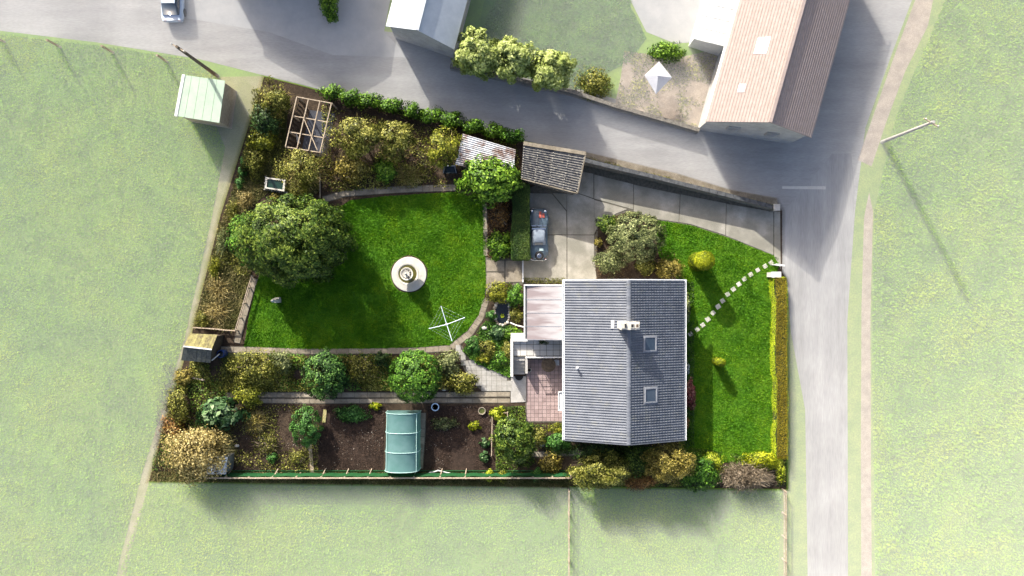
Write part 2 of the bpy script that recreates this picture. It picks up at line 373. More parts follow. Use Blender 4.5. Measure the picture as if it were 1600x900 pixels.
def plant(kind, cat, label, px, py, rx, ry, h, pal, n=2500, leaf=0.13, group=None, clumps=None, csize=0.34, aspect=0.55,
          stem=True, low=-0.35, seed=None, zc=None, bare=None, limbs=5, twigs=0, twigpal='twig', inner=0.25, rz=None, shell=0.55):
    """a shrub or tree whose crown (radii rx, ry in photo pixels, top at height h) is seen at photo pixel px, py"""
    n = int(n * 2.0); leaf = leaf * 1.28
    seed = seed if seed is not None else int(px * 131 + py * 17)
    rng = rng_(seed)
    zmid = h * 0.62 if zc is None else zc
    x, y, _ = P(px, py, min(zmid + 0.25 * h, h))
    kk = (1 - zmid / CAM_H) / 20
    RX, RY = rx * kk, ry * kk; RZ = (h - zmid) if rz is None else rz
    root = empty(kind, (x, y, 0), label, cat, group)
    if stem: trunk(root, x, y, max(0.3, zmid), max(0.03, 0.035 * h), rng, limbs, 0.75 * min(RX, RY))
    clumps = clumps or max(14, int(26 * RX * RY ** 0.5 + 10))
    pts, nrm, tone = crown_points(rng, (x, y, zmid), (RX, RY, RZ), n, clumps, csize, low, inner=inner, shell=shell)
    V, F = leaf_quads(pts, nrm, leaf * (.45 + 1.1 * rng.uniform(size=n) ** 1.6), rng, aspect)
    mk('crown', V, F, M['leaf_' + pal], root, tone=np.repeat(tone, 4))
    if twigs:
        twig_part(root, 'twigs', (x, y, zmid * .5), (RX * 1.05, RY * 1.05, h - zmid * .5), twigs, rng, twigpal)
    return root

def twig_part(root, name, c, r, n, rng, pal, width=0.022, droop=0.0, segs=3, tone0=0.55):
    """bare or wispy stems: thin blades that leave the middle and arch outwards"""
    c = np.array(c); r = np.array(r)
    d = unit(rng.normal(size=(n, 3))); d[:, 2] = np.abs(d[:, 2]) * 0.9 + 0.05; d = unit(d)
    p0 = c + d * r * rng.uniform(0.0, 0.65, size=(n, 1)) * np.array([1, 1, .8])
    dirn = unit(d + rng.normal(size=(n, 3)) * 0.55) * r * rng.uniform(0.25, 0.6, size=(n, 1))
    side = unit(np.cross(dirn, rng.normal(size=(n, 3)))) * width * rng.uniform(.6, 1.4, size=(n, 1))
    Vs = []; Fs = []
    prev = None
    for s in range(segs + 1):
        t = s / segs; w_ = 1 - .8 * t
        q = p0 + dirn * t; q[:, 2] -= droop * t * t * r[2]; q[:, 2] = np.maximum(q[:, 2], 0.02)
        Vs += [q - side * w_, q + side * w_]
    V = np.stack(Vs, axis=1).reshape(-1, 3); k = 2 * (segs + 1); base = (np.arange(n) * k)[:, None]
    for s in range(segs): Fs.append(base + np.array([[2 * s, 2 * s + 1, 2 * s + 3, 2 * s + 2]]))
    F = np.concatenate(Fs, axis=0).astype(np.int32)
    tone = np.repeat(np.clip(rng.normal(tone0, .2, size=n), 0, .97), k)
    return mk(name, V, F, M['leaf_' + pal], root, tone=tone)

def wispy(kind, cat, label, px, py, rx, ry, h, pal, n=1200, group=None, width=0.022, droop=0.0, leaves=0, leafpal=None, leaf=0.1, seed=None):
    """a twiggy or grassy plant"""
    seed = seed if seed is not None else int(px * 131 + py * 17)
    rng = rng_(seed); x, y, _ = P(px, py, h * .6); kk = (1 - h * .6 / CAM_H) / 20
    RX, RY = rx * kk, ry * kk
    root = empty(kind, (x, y, 0), label, cat, group)
    twig_part(root, 'stems', (x, y, .05), (RX, RY, h), n, rng, pal, width, droop)
    if leaves:
        pts, nrm, tone = crown_points(rng, (x, y, h * .55), (RX, RY, h * .45), leaves, max(14, int(16 * RX * RY + 10)), .3)
        V, F = leaf_quads(pts, nrm, leaf * rng.uniform(.6, 1.3, size=leaves), rng)
        mk('leaves', V, F, M['leaf_' + (leafpal or pal)], root, tone=np.repeat(tone, 4))
    return root

def in_poly(x, y, poly):
    r = np.zeros(len(x), dtype=bool); j = len(poly) - 1
    for i in range(len(poly)):
        xi, yi = poly[i][:2]; xj, yj = poly[j][:2]
        if yi != yj:
            r ^= ((yi > y) != (yj > y)) & (x < (xj - xi) * (y - yi) / (yj - yi) + xi)
        j = i
    return r

def W2(pts, z=0.0): return [P(a, b, z)[:2] for a, b in pts]

def scatter_xy(poly, n, rng, holes=()):
    xs = [p[0] for p in poly]; ys = [p[1] for p in poly]; X = []; Y = []; got = 0
    while got < n:
        x = rng.uniform(min(xs), max(xs), n); y = rng.uniform(min(ys), max(ys), n)
        k = in_poly(x, y, poly)
        for h in holes: k &= ~in_poly(x, y, h)
        X.append(x[k]); Y.append(y[k]); got += k.sum()
    return np.concatenate(X)[:n], np.concatenate(Y)[:n]

def value_noise(x, y, s, seed):
    g = rng_(seed).uniform(size=(97, 97)); u = (x * s) % 96; v = (y * s) % 96
    i = u.astype(int); j = v.astype(int); f = u - i; g_ = v - j; f = f * f * (3 - 2 * f); g_ = g_ * g_ * (3 - 2 * g_)
    return (g[i, j] * (1 - f) + g[i + 1, j] * f) * (1 - g_) + (g[i, j + 1] * (1 - f) + g[i + 1, j + 1] * f) * g_

def grass(name, poly, n, h, mt, z=0.0, seed=1, holes=(), wd=0.035, lean=0.9, label=None, cat='grass', patch=0.5, var=.13, fw=.2, pw=.36):
    """leaning blades, each its own three-cornered leaf, in tufts"""
    rng = rng_(seed)
    x, y = scatter_xy(poly, n, rng, holes)
    hh = h * rng.uniform(.5, 1.4, size=n) * (0.6 + 0.8 * value_noise(x + 100, y + 100, 1.3, seed + 5))
    a = rng.uniform(0, 2 * math.pi, n); ln = lean * rng.uniform(.3, 1.2, n)
    dx, dy = np.cos(a), np.sin(a); wv = wd * rng.uniform(.6, 1.4, n)
    V = np.empty((n, 3, 3))
    V[:, 0] = np.stack([x - dy * wv, y + dx * wv, np.full(n, z)], 1)
    V[:, 1] = np.stack([x + dy * wv, y - dx * wv, np.full(n, z)], 1)
    V[:, 2] = np.stack([x + dx * hh * ln, y + dy * hh * ln, z + hh], 1)
    tone = np.clip(0.18 + pw * value_noise(x + 100, y + 100, patch, seed + 9) + .04 + fw * value_noise(x + 100, y + 100, 3.1, seed + 3) + rng.normal(size=n) * var, 0, .97)
    o = mk(name, V.reshape(-1, 3), np.arange(3 * n, dtype=np.int32).reshape(n, 3), M[mt], loc=(0, 0, 0), tone=np.repeat(tone, 3))
    return tag(o, label, cat, None, 'stuff')

def cover(name, poly, n, leaf, pal, h=0.25, seed=1, holes=(), label=None, cat='ground cover', patch=0.9, thin=0.45, aspect=.6, z=0.02):
    """low plants or fallen leaves nobody could count, in patches"""
    rng = rng_(seed)
    x, y = scatter_xy(poly, n, rng, holes)
    v = value_noise(x + 100, y + 100, patch, seed + 2); k = v > thin * rng.uniform(.6, 1.3, n)
    x, y, v = x[k], y[k], v[k]; m = len(x)
    zz = z + h * v * rng.uniform(.1, 1, m)
    N = unit(rng.normal(size=(m, 3)) * .5 + np.array([0, 0, 1]))
    V, F = leaf_quads(np.stack([x, y, zz], 1), N, leaf * rng.uniform(.5, 1.4, m), rng, aspect)
    tone = np.clip(rng.normal(.45, .22, m) + .3 * (v - .5), 0, 1)
    mt = M['leaf_' + pal] if 'leaf_' + pal in M else M[pal]
    o = mk(name, V, F, mt, loc=(0, 0, 0), tone=np.repeat(tone, 4))
    return tag(o, label, cat, None, 'stuff')

def sheet(name, pts, z, mt, thick=None, kind='structure', label=None, cat=None):
    """a flat piece of ground through photo pixels pts at height z"""
    w2 = W2(pts, z); b = MB()
    if thick: b.prism(w2, z - thick, z)
    else: b.add([(x, y, z) for x, y in w2], [tuple(range(len(w2)))])
    o = b.build(name, M[mt], None, (0, 0, 0))
    if not thick and o.data.polygons[0].normal.z < 0: o.data.flip_normals()
    return tag(o, label, cat, None, kind)

def smooth_line(pts, n):
    """points evenly along a polyline of photo pixels"""
    pts = np.array(pts, dtype=float); d = np.r_[0, np.cumsum(np.linalg.norm(np.diff(pts, axis=0), axis=1))]
    t = np.linspace(0, d[-1], n); return np.stack([np.interp(t, d, pts[:, 0]), np.interp(t, d, pts[:, 1])], 1)

def slab_path(base, line, width, count, z, mt, rng, name='paving_slab', gap=0.03, jit=0.03, th=0.05):
    """separate slabs laid along a line of photo pixels, children of a bed"""
    L = smooth_line(line, count + 1)
    for i in range(count):
        p = np.array(P(*L[i], z)[:2]); q = np.array(P(*L[i + 1], z)[:2]); d = (q - p); ln = np.linalg.norm(d); d /= ln
        nrm = np.array([-d[1], d[0]]); wv = width / 2 * (1 + rng.uniform(-.08, .08)); g = gap / 2
        def nz(i_):
            return 0
        if i > 0:
            e = np.array(P(*L[i - 1], z)[:2]); d0 = (q - e); d0 /= np.linalg.norm(d0); n0 = np.array([-d0[1], d0[0]])
        else: n0 = nrm
        if i < count - 1:
            e = np.array(P(*L[i + 2], z)[:2]); d1 = (e - p); d1 /= np.linalg.norm(d1); n1 = np.array([-d1[1], d1[0]])
        else: n1 = nrm
        a = p + d * g; b_ = q - d * g
        pts = [a - n0 * wv, b_ - n1 * wv, b_ + n1 * wv, a + n0 * wv]
        pts = [(u[0] + rng.uniform(-jit, jit) * .4, u[1] + rng.uniform(-jit, jit) * .4) for u in pts]
        MB().prism(pts, z - th, z + rng.uniform(-.008, .008)).build(name, M[mt], base)
# ------------------------------------------------------------ the setting
PLOT = [(413, 120), (470, 134), (530, 150), (640, 176), (815, 221), (915, 239), (1062, 274), (1140, 298), (1212, 311), (1222, 330), (1222, 425), (1229, 436), (1229, 764), (233, 752), (300, 520), (345, 335)]
g = MB().add([(-700, -700, 0), (700, -700, 0), (700, 700, 0), (-700, 700, 0)], [(0, 1, 2, 3)]).build('ground', M['field'], None, (0, 0, 0))
tag(g, kind='structure')
LANE = [(-300, -60), (0, -60), (150, -60), (265, -60), (420, -20), (520, 40), (700, 60), (900, 138), (1095, 190), (1200, 200), (1262, 150), (1300, 0), (1330, -120),
        (1470, -120), (1425, 0), (1395, 80), (1352, 200), (1336, 330), (1324, 500), (1325, 900), (1326, 1010), (1262, 1010), (1262, 900), (1258, 640), (1236, 520), (1229, 436), (1222, 425), (1222, 330),
        (1215, 318), (915, 240), (815, 219), (640, 174), (530, 148), (470, 132), (413, 118), (310, 92), (150, 66), (0, 48), (-300, 20)]
sheet('road', LANE, 0.010, 'asphalt')
sheet('road', [(1336, 300), (1324, 500), (1325, 900), (1326, 1010), (1262, 1010), (1262, 900), (1258, 640), (1236, 520), (1229, 436), (1224, 425), (1224, 330), (1260, 290), (1300, 240), (1330, 240)], 0.013, 'asphalt_wear')
sheet('yard', [(265, 24), (300, -160), (640, -160), (600, 50), (640, 90), (520, 86), (420, 50)], 0.016, 'yard')
sheet('verge', [(1325, 1010), (1324, 500), (1336, 330), (1352, 200), (1395, 80), (1425, 0), (1470, -120), (1540, -120), (1460, 40), (1400, 180), (1366, 330), (1362, 520), (1366, 800), (1368, 1010)], 0.006, 'verge')
sheet('bank', [(1346, 1010), (1345, 700), (1346, 480), (1350, 340), (1358, 300), (1364, 330), (1360, 500), (1361, 720), (1363, 1010)], 0.012, 'dirt')
sheet('bank', [(1340, 250), (1400, 80), (1430, 0), (1440, -60), (1470, -60), (1450, 40), (1415, 110), (1385, 190), (1362, 260)], 0.014, 'dirt')
sheet('verge', [(1229, 440), (1236, 520), (1258, 640), (1262, 900), (1262, 1010), (1210, 1010), (1222, 764), (1231, 764)], 0.006, 'verge')
sheet('track', [(345, 120), (413, 119), (345, 335), (300, 520), (233, 752), (200, 880), (185, 1010), (165, 1010), (186, 880), (222, 740), (288, 530), (330, 345), (352, 230), (335, 190)], 0.005, 'track')
sheet('garden_ground', PLOT, 0.014, 'soil')
sheet('orchard_grass', [(400, 160), (450, 165), (445, 240), (505, 250), (500, 300), (440, 320), (420, 300), (385, 330), (350, 350), (380, 240)], 0.022, 'rough_grass')
sheet('enclosure_grass', [(345, 350), (400, 330), (392, 430), (366, 517), (303, 512), (330, 410)], 0.026, 'rough_grass')
sheet('bottom_strip', [(240, 736), (890, 738), (890, 762), (236, 752)], 0.026, 'rough_grass')
sheet('lower_left_grass', [(350, 552), (440, 552), (430, 610), (345, 612)], 0.026, 'rough_grass')

LAWN = [(520, 330), (548, 313), (600, 307), (660, 303), (712, 300), (745, 310), (757, 318), (759, 440), (757, 465), (748, 492), (730, 516), (702, 539), (640, 543), (500, 546), (382, 541), (388, 500), (398, 455), (406, 428), (440, 390)]
FLAWN = [(1028, 344), (1080, 352), (1140, 372), (1205, 398), (1216, 404), (1214, 428), (1206, 432), (1208, 715), (1110, 725), (1060, 725), (1062, 560), (1056, 430), (1030, 400), (1022, 360)]
sheet('lawn', LAWN, 0.034, 'lawn')
sheet('front_lawn', FLAWN, 0.034, 'lawn')

# concrete driveway: big cast slabs with recessed joints
drive = sheet('driveway', [(812, 300), (905, 262), (915, 246), (1215, 322), (1212, 402), (1140, 372), (1080, 352), (1028, 344), (985, 330), (935, 345), (930, 440), (884, 440), (884, 440), (800, 446), (818, 405)], 0.018, 'joint')
DS = [
 [(818, 302), (862, 303), (884, 330), (885, 366), (818, 366)],
 [(818, 368), (885, 368), (885, 438), (818, 438)],
 [(886, 302), (906, 304), (928, 312), (928, 366), (887, 366)],
 [(887, 368), (928, 368), (928, 400), (932, 436), (887, 436)],
 [(864, 302), (885, 303), (885, 328)],
 [(906, 268), (927, 272), (927, 309), (904, 301)],
 [(929, 273), (989, 288), (989, 327), (929, 310)],
 [(929, 313), (980, 327), (962, 334), (938, 348), (929, 365)],
 [(991, 289), (1062, 304), (1060, 347), (1028, 342), (991, 330)],
 [(1064, 304), (1134, 318), (1133, 367), (1080, 350), (1062, 347)],
 [(1136, 319), (1208, 331), (1208, 398), (1135, 368)],
 [(1210, 331), (1219, 331), (1220, 420), (1210, 400)],
]
def grow(ps, d):
    c = np.mean(np.array(ps), axis=0); return [tuple(c + (np.array(p) - c) * (1 + d / np.linalg.norm(np.array(p) - c))) for p in ps]
for d_ in DS:
    bevel(MB().prism(grow(W2(d_, .05), .03), 0.0, 0.045 + random.uniform(-.004, .004)).build('slab', M['concrete'], drive), .012)
# gate strip of smoother concrete between lawn and terrace
apron = sheet('garden_walk', [(757, 402), (818, 405), (818, 442), (790, 442), (762, 455), (757, 462)], 0.02, 'joint')
for d_ in [[(760, 406), (788, 407), (788, 424), (760, 424)], [(790, 407), (816, 408), (816, 440), (790, 441)], [(760, 426), (788, 426), (788, 441), (775, 445), (760, 458)]]:
    MB().prism(W2(d_, .05), 0.0, 0.05).build('slab', M['pathstone'], apron)

rg = rng_(11)
def path(name, line, width, count, z=0.05, mt='pathstone', jit=.03):
    L = smooth_line(line, 30); Wp = [np.array(P(*p, 0)[:2]) for p in L]; b = MB(); l_, r_ = [], []
    for i, p in enumerate(Wp):
        d = Wp[min(i + 1, 29)] - Wp[max(i - 1, 0)]; d /= np.linalg.norm(d); n_ = np.array([-d[1], d[0]]) * (width / 2 + .05)
        l_.append(p + n_); r_.append(p - n_)
    pts = r_ + l_[::-1]
    b.add([(p[0], p[1], 0.040 - .001 * len(name)) for p in pts], [tuple(range(len(pts)))])
    o = tag(b.build(name, M['joint'], None, (0, 0, 0)), kind='structure')
    slab_path(o, line, width, count, z, mt, rg, jit=jit)
    return o
path('lawn_path', [(345, 546), (500, 549), (640, 548), (705, 544)], .42, 18)
path('curved_path', [(705, 543), (735, 520), (752, 494), (760, 465)], .45, 13)
path('orchard_path', [(505, 312), (540, 302), (620, 296), (712, 293)], .45, 12)
path('side_path', [(370, 536), (382, 490), (398, 435)], .42, 7)
path('bed_path', [(352, 617), (500, 617), (640, 617), (797, 616)], .34, 22)
path('kerb_path', [(405, 626), (500, 627), (640, 626), (797, 626)], .30, 20, .046)
path('gravel_edge', [(757, 318), (759, 400)], .30, 8, .046)
path('tunnel_path', [(661, 645), (660, 680), (656, 732)], .38, 7, .046)
path('shrub_path', [(830, 710), (890, 708), (912, 708)], .35, 4, .046)

# white crazy path: small flags, joined
b = MB(); b2 = MB()
FLAGS = [(716, 545), (726, 560), (735, 567), (755, 573), (775, 582), (793, 590), (799, 612), (799, 628), (797, 610), (756, 608), (742, 600), (733, 582), (724, 562)]
flagp = W2([(712, 543), (722, 541), (728, 556), (740, 566), (760, 574), (782, 582), (797, 592), (798, 611), (756, 611), (738, 596), (726, 576)], .05)
o = sheet('pale_path', [(711, 542), (722, 540), (729, 555), (741, 565), (761, 573), (783, 581), (798, 591), (799, 612), (755, 612), (737, 597), (725, 577)], 0.044, 'joint')
x0, y0 = min(p[0] for p in flagp), min(p[1] for p in flagp); x1, y1 = max(p[0] for p in flagp), max(p[1] for p in flagp)
ang = 0.04; xx = x0
while xx < x1:
    yy = y0
    while yy < y1:
        cx, cy = xx + .2, yy + .2
        if in_poly(np.array([cx]), np.array([cy]), flagp)[0]: b.box((cx, cy, .05), (.385, .385, .05 + random.uniform(-.006, .006)), ang * random.uniform(-1, 1) * .3)
        yy += .4
    xx += .4
tag(b.build('flagstones', M['flag'], o), kind='stuff')
lc = sheet('landing_slab', [(798, 588), (822, 588), (822, 628), (798, 629)], 0.058, 'greywall', .05)

# pink patio of small tiles
PATIO = [(823, 561), (881, 561), (881, 658), (822, 658)]
pat = sheet('patio', [(821, 560), (884, 560), (884, 660), (821, 660)], 0.05, 'joint')
pw = W2(PATIO, .06); b = []; tones = []; V = []; F = []
x0, x1 = pw[0][0], 4.25; y1, y0 = pw[0][1], pw[2][1]; nx, ny = 10, 16
for i in range(nx):
    for j in range(ny):
        ax = x0 + (x1 - x0) * i / nx; bx = x0 + (x1 - x0) * (i + 1) / nx - .025; ay = y0 + (y1 - y0) * j / ny; by = y0 + (y1 - y0) * (j + 1) / ny - .025
        zt = .068 + random.uniform(-.004, .004); k = len(V)
        V += [(ax, ay, .04), (bx, ay, .04), (bx, by, .04), (ax, by, .04), (ax, ay, zt), (bx, ay, zt), (bx, by, zt), (ax, by, zt)]
        F += [(k + 4, k + 5, k + 6, k + 7), (k, k + 1, k + 5, k + 4), (k + 1, k + 2, k + 6, k + 5), (k + 2, k + 3, k + 7, k + 6), (k + 3, k, k + 4, k + 7)]
        tones += [random.uniform(.2, .8)] * 8
M['pink'] = tonemat('pink_tile', (.22, .16, .155), (.34, .258, .25), rough=.7, scale=2, amt=.25, bump=.1)
tag(mk('patio_tiles', V, F, M['pink'], pat, tone=tones), kind='stuff')

# vegetable beds
BED1 = [(500, 634), (602, 636), (598, 735), (498, 735)]; BED2 = [(668, 634), (775, 634), (772, 735), (662, 735)]; BED3 = [(362, 632), (500, 632), (497, 735), (362, 735)]
for B_, s_ in ((BED1, 1), (BED2, 2)): sheet('vegetable_bed', B_, .03, 'tilled')
sheet('border_bed', BED3, .03, 'soil')
for B_, s_, n_ in ((BED1, 31, 9000), (BED2, 32, 9000), (BED3, 33, 5000)):
    cover('soil_clods', W2(B_), n_, .075, 'clod', h=.05, seed=s_, thin=.2, label='loose clods and pebbles on the dug brown vegetable soil', cat='soil', z=.035)

# stepping stones across the front lawn (each one lies loose on the turf)
SS = [(1079, 522), (1089.5, 514.5), (1098, 508), (1106, 499), (1114, 489), (1122, 479), (1129, 470), (1137, 460), (1146, 452), (1154.5, 444), (1163, 436), (1173, 429), (1184, 422), (1195.5, 416), (1205, 410.5)]
proto = None
NTH = ['first', 'second', 'third', 'fourth', 'fifth', 'sixth', 'seventh']
for i, (a, b_) in enumerate(SS):
    x, y, _ = P(a, b_, .06)
    j = len(SS) - 1 - i
    if i == 0: lb = 'square pale stepping stone nearest the house wall, at the lower end of the lawn trail'
    elif j == 0: lb = 'square pale stepping stone nearest the white gate, at the upper end of the lawn trail'
    elif i < 8: lb = 'square pale stepping stone on the front lawn, %s along the trail from the house' % NTH[min(i, 6)] if i < 7 else 'square pale stepping stone in the middle of the trail, eighth from both ends'
    else: lb = 'square pale stepping stone on the front lawn, %s along the trail from the gate' % NTH[j]
    if proto is None:
        proto = bevel(MB().box((x, y, .045), (.34, .33, .06)).build('stepping_stone', M['whitestone'], None, (x, y, .045)), .012); o = proto
    else:
        o = proto.copy(); COL.objects.link(o); o.location = (x, y, .045)
    o.rotation_euler = (0, 0, math.radians(38 + random.uniform(-9, 9))); s = random.uniform(.92, 1.1); o.scale = (s, s, 1)
    tag(o, lb, 'stepping stone', 'stepping stones across the front lawn')

# grass
DISC = [(638 + 30 * math.cos(t * .3), 428 + 30 * math.sin(t * .3)) for t in range(21)]
grass('grass', W2(LAWN), 95000, .075, 'blade', .034, 3, holes=[W2(DISC)], label='short mown grass of the big lawn round the fountain')
grass('grass', W2(FLAWN), 55000, .075, 'blade', .034, 4, label='mown grass of the front lawn beside the hedge')
grass('grass', W2([(400, 160), (450, 165), (445, 240), (505, 250), (500, 300), (440, 320), (420, 300), (385, 330), (345, 350), (380, 240)]), 11000, .16, 'blade_dry', .022, 5, label='rough unmown grass in the orchard corner')
grass('grass', W2([(345, 350), (400, 330), (392, 430), (366, 517), (303, 512), (330, 410)]), 9000, .22, 'blade_dry', .026, 6, label='long dry grass inside the railed enclosure')
grass('grass', W2([(240, 736), (890, 738), (890, 762), (236, 752)]), 9000, .18, 'blade_dry', .026, 7, label='rough grass strip along the netting fence')
OUT = [(-860, 0)]
grass('grass', W2([(745, 60), (790, -30), (1000, -30), (985, 10), (1010, 60), (985, 95), (900, 140), (760, 108)]), 16000, .10, 'blade', .012, 14, wd=.05, label='shaded grass of the neighbouring garden behind the pale trees')
grass('field_grass', [P(-60, 46)[:2], P(150, 70)[:2], P(310, 94)[:2], P(345, 122)[:2], P(335, 190)[:2], P(352, 230)[:2], P(330, 345)[:2], P(288, 530)[:2], P(222, 740)[:2], P(186, 880)[:2], P(165, 990)[:2], P(-60, 990)[:2]], 110000, .10, 'blade_field', 0, 8, wd=.06, var=.05, fw=.16, pw=.55, patch=.22, label='pale green pasture grass of the big left field')
grass('field_grass', [P(1370, 990)[:2], P(1366, 800)[:2], P(1362, 520)[:2], P(1366, 330)[:2], P(1400, 180)[:2], P(1460, 40)[:2], P(1500, -60)[:2], P(1670, -60)[:2], P(1670, 990)[:2]], 95000, .13, 'blade_field', 0, 9, wd=.075, var=.05, fw=.2, pw=.5, patch=.35, label='lush pale green crop grass of the right field')
grass('field_grass', [P(233, 756)[:2], P(1222, 768)[:2], P(1210, 990)[:2], P(160, 990)[:2], P(185, 900)[:2]], 75000, .10, 'blade_field', 0, 10, wd=.06, var=.05, fw=.16, pw=.55, patch=.25, label='pasture grass of the lower field below the garden fence')
# ------------------------------------------------------------ the house
M['tile'] = tonemat('roof_tile', (.078, .088, .108), (.152, .165, .193), rough=.68, spec=.25, scale=1.3, amt=.25, stain=(.22, .21, .13), stainamt=.4, slo=.55, shi=.75, sscale=1.2)
def tile_slope(name, e0, e1, r0, r1, nroll, ncourse, mt, parent, rise=.062, lap=.012, seed=1, tv=.10):
    """roll tiles course by course: e0-e1 the eave, r0-r1 the ridge; each tile a patch of its own with a lip"""
    rng = rng_(seed); e0, e1, r0, r1 = [np.array(v, float) for v in (e0, e1, r0, r1)]
    nrm = np.cross(e1 - e0, r0 - e0); nrm /= np.linalg.norm(nrm)
    if nrm[2] < 0: nrm = -nrm
    prof = [(0, 0), (.18, .15), (.36, .8), (.55, 1.0), (.74, .75), (.9, .1), (1.0, 0)]
    V = []; F = []; T = []
    for i in range(nroll):
        for j in range(ncourse):
            t = float(np.clip(rng.normal(.5, tv), 0, 1)); k = len(V); m = len(prof); hz = rng.uniform(-.003, .003) if lap > .005 else 0.0
            for vj, hh in ((j, lap), (j, lap * 0 - .01), (j + 1, 0.002)):
                pass
            rows = ((j, -.012), (j, lap), (j + 1.0, 0.0)) if lap > .005 else ((j, 0.0), (j + 1.0, 0.0))
            for vv, hh in rows:
                for pu, ph in prof:
                    u = (i + pu) / nroll; v = vv / ncourse
                    p = (e0 * (1 - u) + e1 * u) * (1 - v) + (r0 * (1 - u) + r1 * u) * v
                    V.append(p + nrm * (hh + hz + ph * rise)); T.append(t)
            for q in range(len(rows) - 1):
                for a in range(m - 1):
                    F.append((k + q * m + a, k + q * m + a + 1, k + (q + 1) * m + a + 1, k + (q + 1) * m + a))
    F = np.array(F, dtype=np.int32)
    o = mk(name, V, F, mt, parent, tone=T)
    return tag(o, kind='stuff')

HE, HR = 3.2, 5.0
XL, YT, _ = P(882.5, 438, HE); XR, YB, _ = P(1069, 687, HE); XM = P(982.5, 560, HR)[0]
house = empty('house', ((XL + XR) / 2, (YT + YB) / 2, 0), 'detached bungalow with a grey tiled gable roof, pale chimney and two skylights', 'house')
bw = MB(); bw.prism([(XL + .35, YB + .3), (XR - .35, YB + .3), (XR - .35, YT - .3), (XL + .35, YT - .3)], -.05, HE - .1)
for y in (YB + .3, YT - .56):
    bw.add([(XL + .35, y, HE - .1), (XR - .35, y, HE - .1), (XM, y, HR - .22), (XL + .35, y + .26, HE - .1), (XR - .35, y + .26, HE - .1), (XM, y + .26, HR - .22)],
           [(0, 1, 2), (5, 4, 3), (0, 3, 4, 1), (1, 4, 5, 2), (2, 5, 3, 0)])
bw.build('wall', M['render_wall'], house)
for nm, a, b_ in (('roof_deck', XL, XM), ('roof_deck', XR, XM)):
    MB().slab((a, YB, HE - .03), (b_, YB, HR - .03), (b_, YT, HR - .03), (a, YT, HE - .03), .10).build(nm, M['tilejoin'], house)
tile_slope('roof_tiles', (XL, YT, HE), (XL, YB, HE), (XM, YT, HR), (XM, YB, HR), 62, 11, M['tile'], house, seed=2, lap=.002, tv=.05)
tile_slope('roof_tiles', (XR, YB, HE), (XR, YT, HE), (XM, YB, HR), (XM, YT, HR), 62, 20, M['tile'], house, seed=3, lap=.02)
V = []; F = []; T = []; n = 40   # ridge tiles, each with its own lap
for i in range(n):
    ya = YT - (YT - YB) * i / n; yb = YT - (YT - YB) * (i + 1.06) / n; k = len(V); t = random.uniform(.25, .75)
    for y, r in ((ya, .135), (yb, .15)):
        for q in range(7):
            a = math.pi * q / 6; V.append((XM + r * 1.15 * math.cos(a), y, HR - .02 + r * .62 * math.sin(a))); T.append(t)
    for q in range(6): F.append((k + q, k + q + 1, k + 8 + q, k + 7 + q))
tag(mk('ridge_tiles', V, F, M['tile'], house, tone=T), kind='stuff')
for y, nm in ((YT + .03, 'verge_board'), (YB - .03, 'verge_board')):
    b = MB(); b.beam((XL - .05, y, HE - .02), (XM, y, HR - .01), .07, .16); b.beam((XM, y, HR - .01), (XR + .05, y, HE - .02), .07, .16)
    b.build(nm, M['gutter'] if y > 0 else M['tile'], house)
for x, s in ((XL, -1), (XR, 1)):
    b = MB(); x0 = x + s * .02; x1 = x + s * .16
    b.box(((x0 + x1) / 2, (YT + YB) / 2, HE - .15), (.14, YT - YB + .1, .02)); b.box((x0, (YT + YB) / 2, HE - .10), (.015, YT - YB + .1, .10)); b.box((x1, (YT + YB) / 2, HE - .09), (.04, YT - YB + .1, .12))
    b.build('gutter', M['gutter'], house)
b = MB(); b.tube([(XL + .3, YB + .25, HE - .2), (XL + .3, YB + .25, .05)], .04); b.build('downpipe', M['gutter'], house)
def slope_z(x): return HE + (HR - HE) * ((x - XL) / (XM - XL) if x < XM else (XR - x) / (XR - XM))
# chimney: long stack across the ridge, pots on top
cx, cy, _ = P(984, 509, 6.4); ch = MB()
ch.box((cx, cy, 5.45), (1.30, .48, 1.7)); chim = ch.build('chimney', M['render_wall'], house)
MB().box((cx, cy, 6.345), (1.40, .58, .09)).build('chimney_cap', M['whitestone'], chim)
for dx_, m_ in ((-.42, 'black'), (.18, 'darkmetal'), (.52, 'darkwood')):
    b = MB()
    if dx_ < 0: b.box((cx + dx_, cy, 6.47), (.34, .42, .16), taper=.85)
    else: b.box((cx + dx_, cy, 6.43), (.27, .34, .09))
    p_ = b.build('chimney_pot', M['whitestone'], chim)
for dx_, m_, zt, sx_, sy_ in ((-.33, 'black', 6.555, .10, .30), (.18, 'black', 6.48, .17, .22), (.52, 'darkwood', 6.48, .17, .22)):
    MB().box((cx + dx_, cy, zt), (sx_, sy_, .012)).build('flue_opening', M[m_], chim)
MB().box((cx - .98, cy + .02, slope_z(cx - .98) + .08), (.22, .6, .05)).build('chimney_flashing', M['whitepaint'], chim)
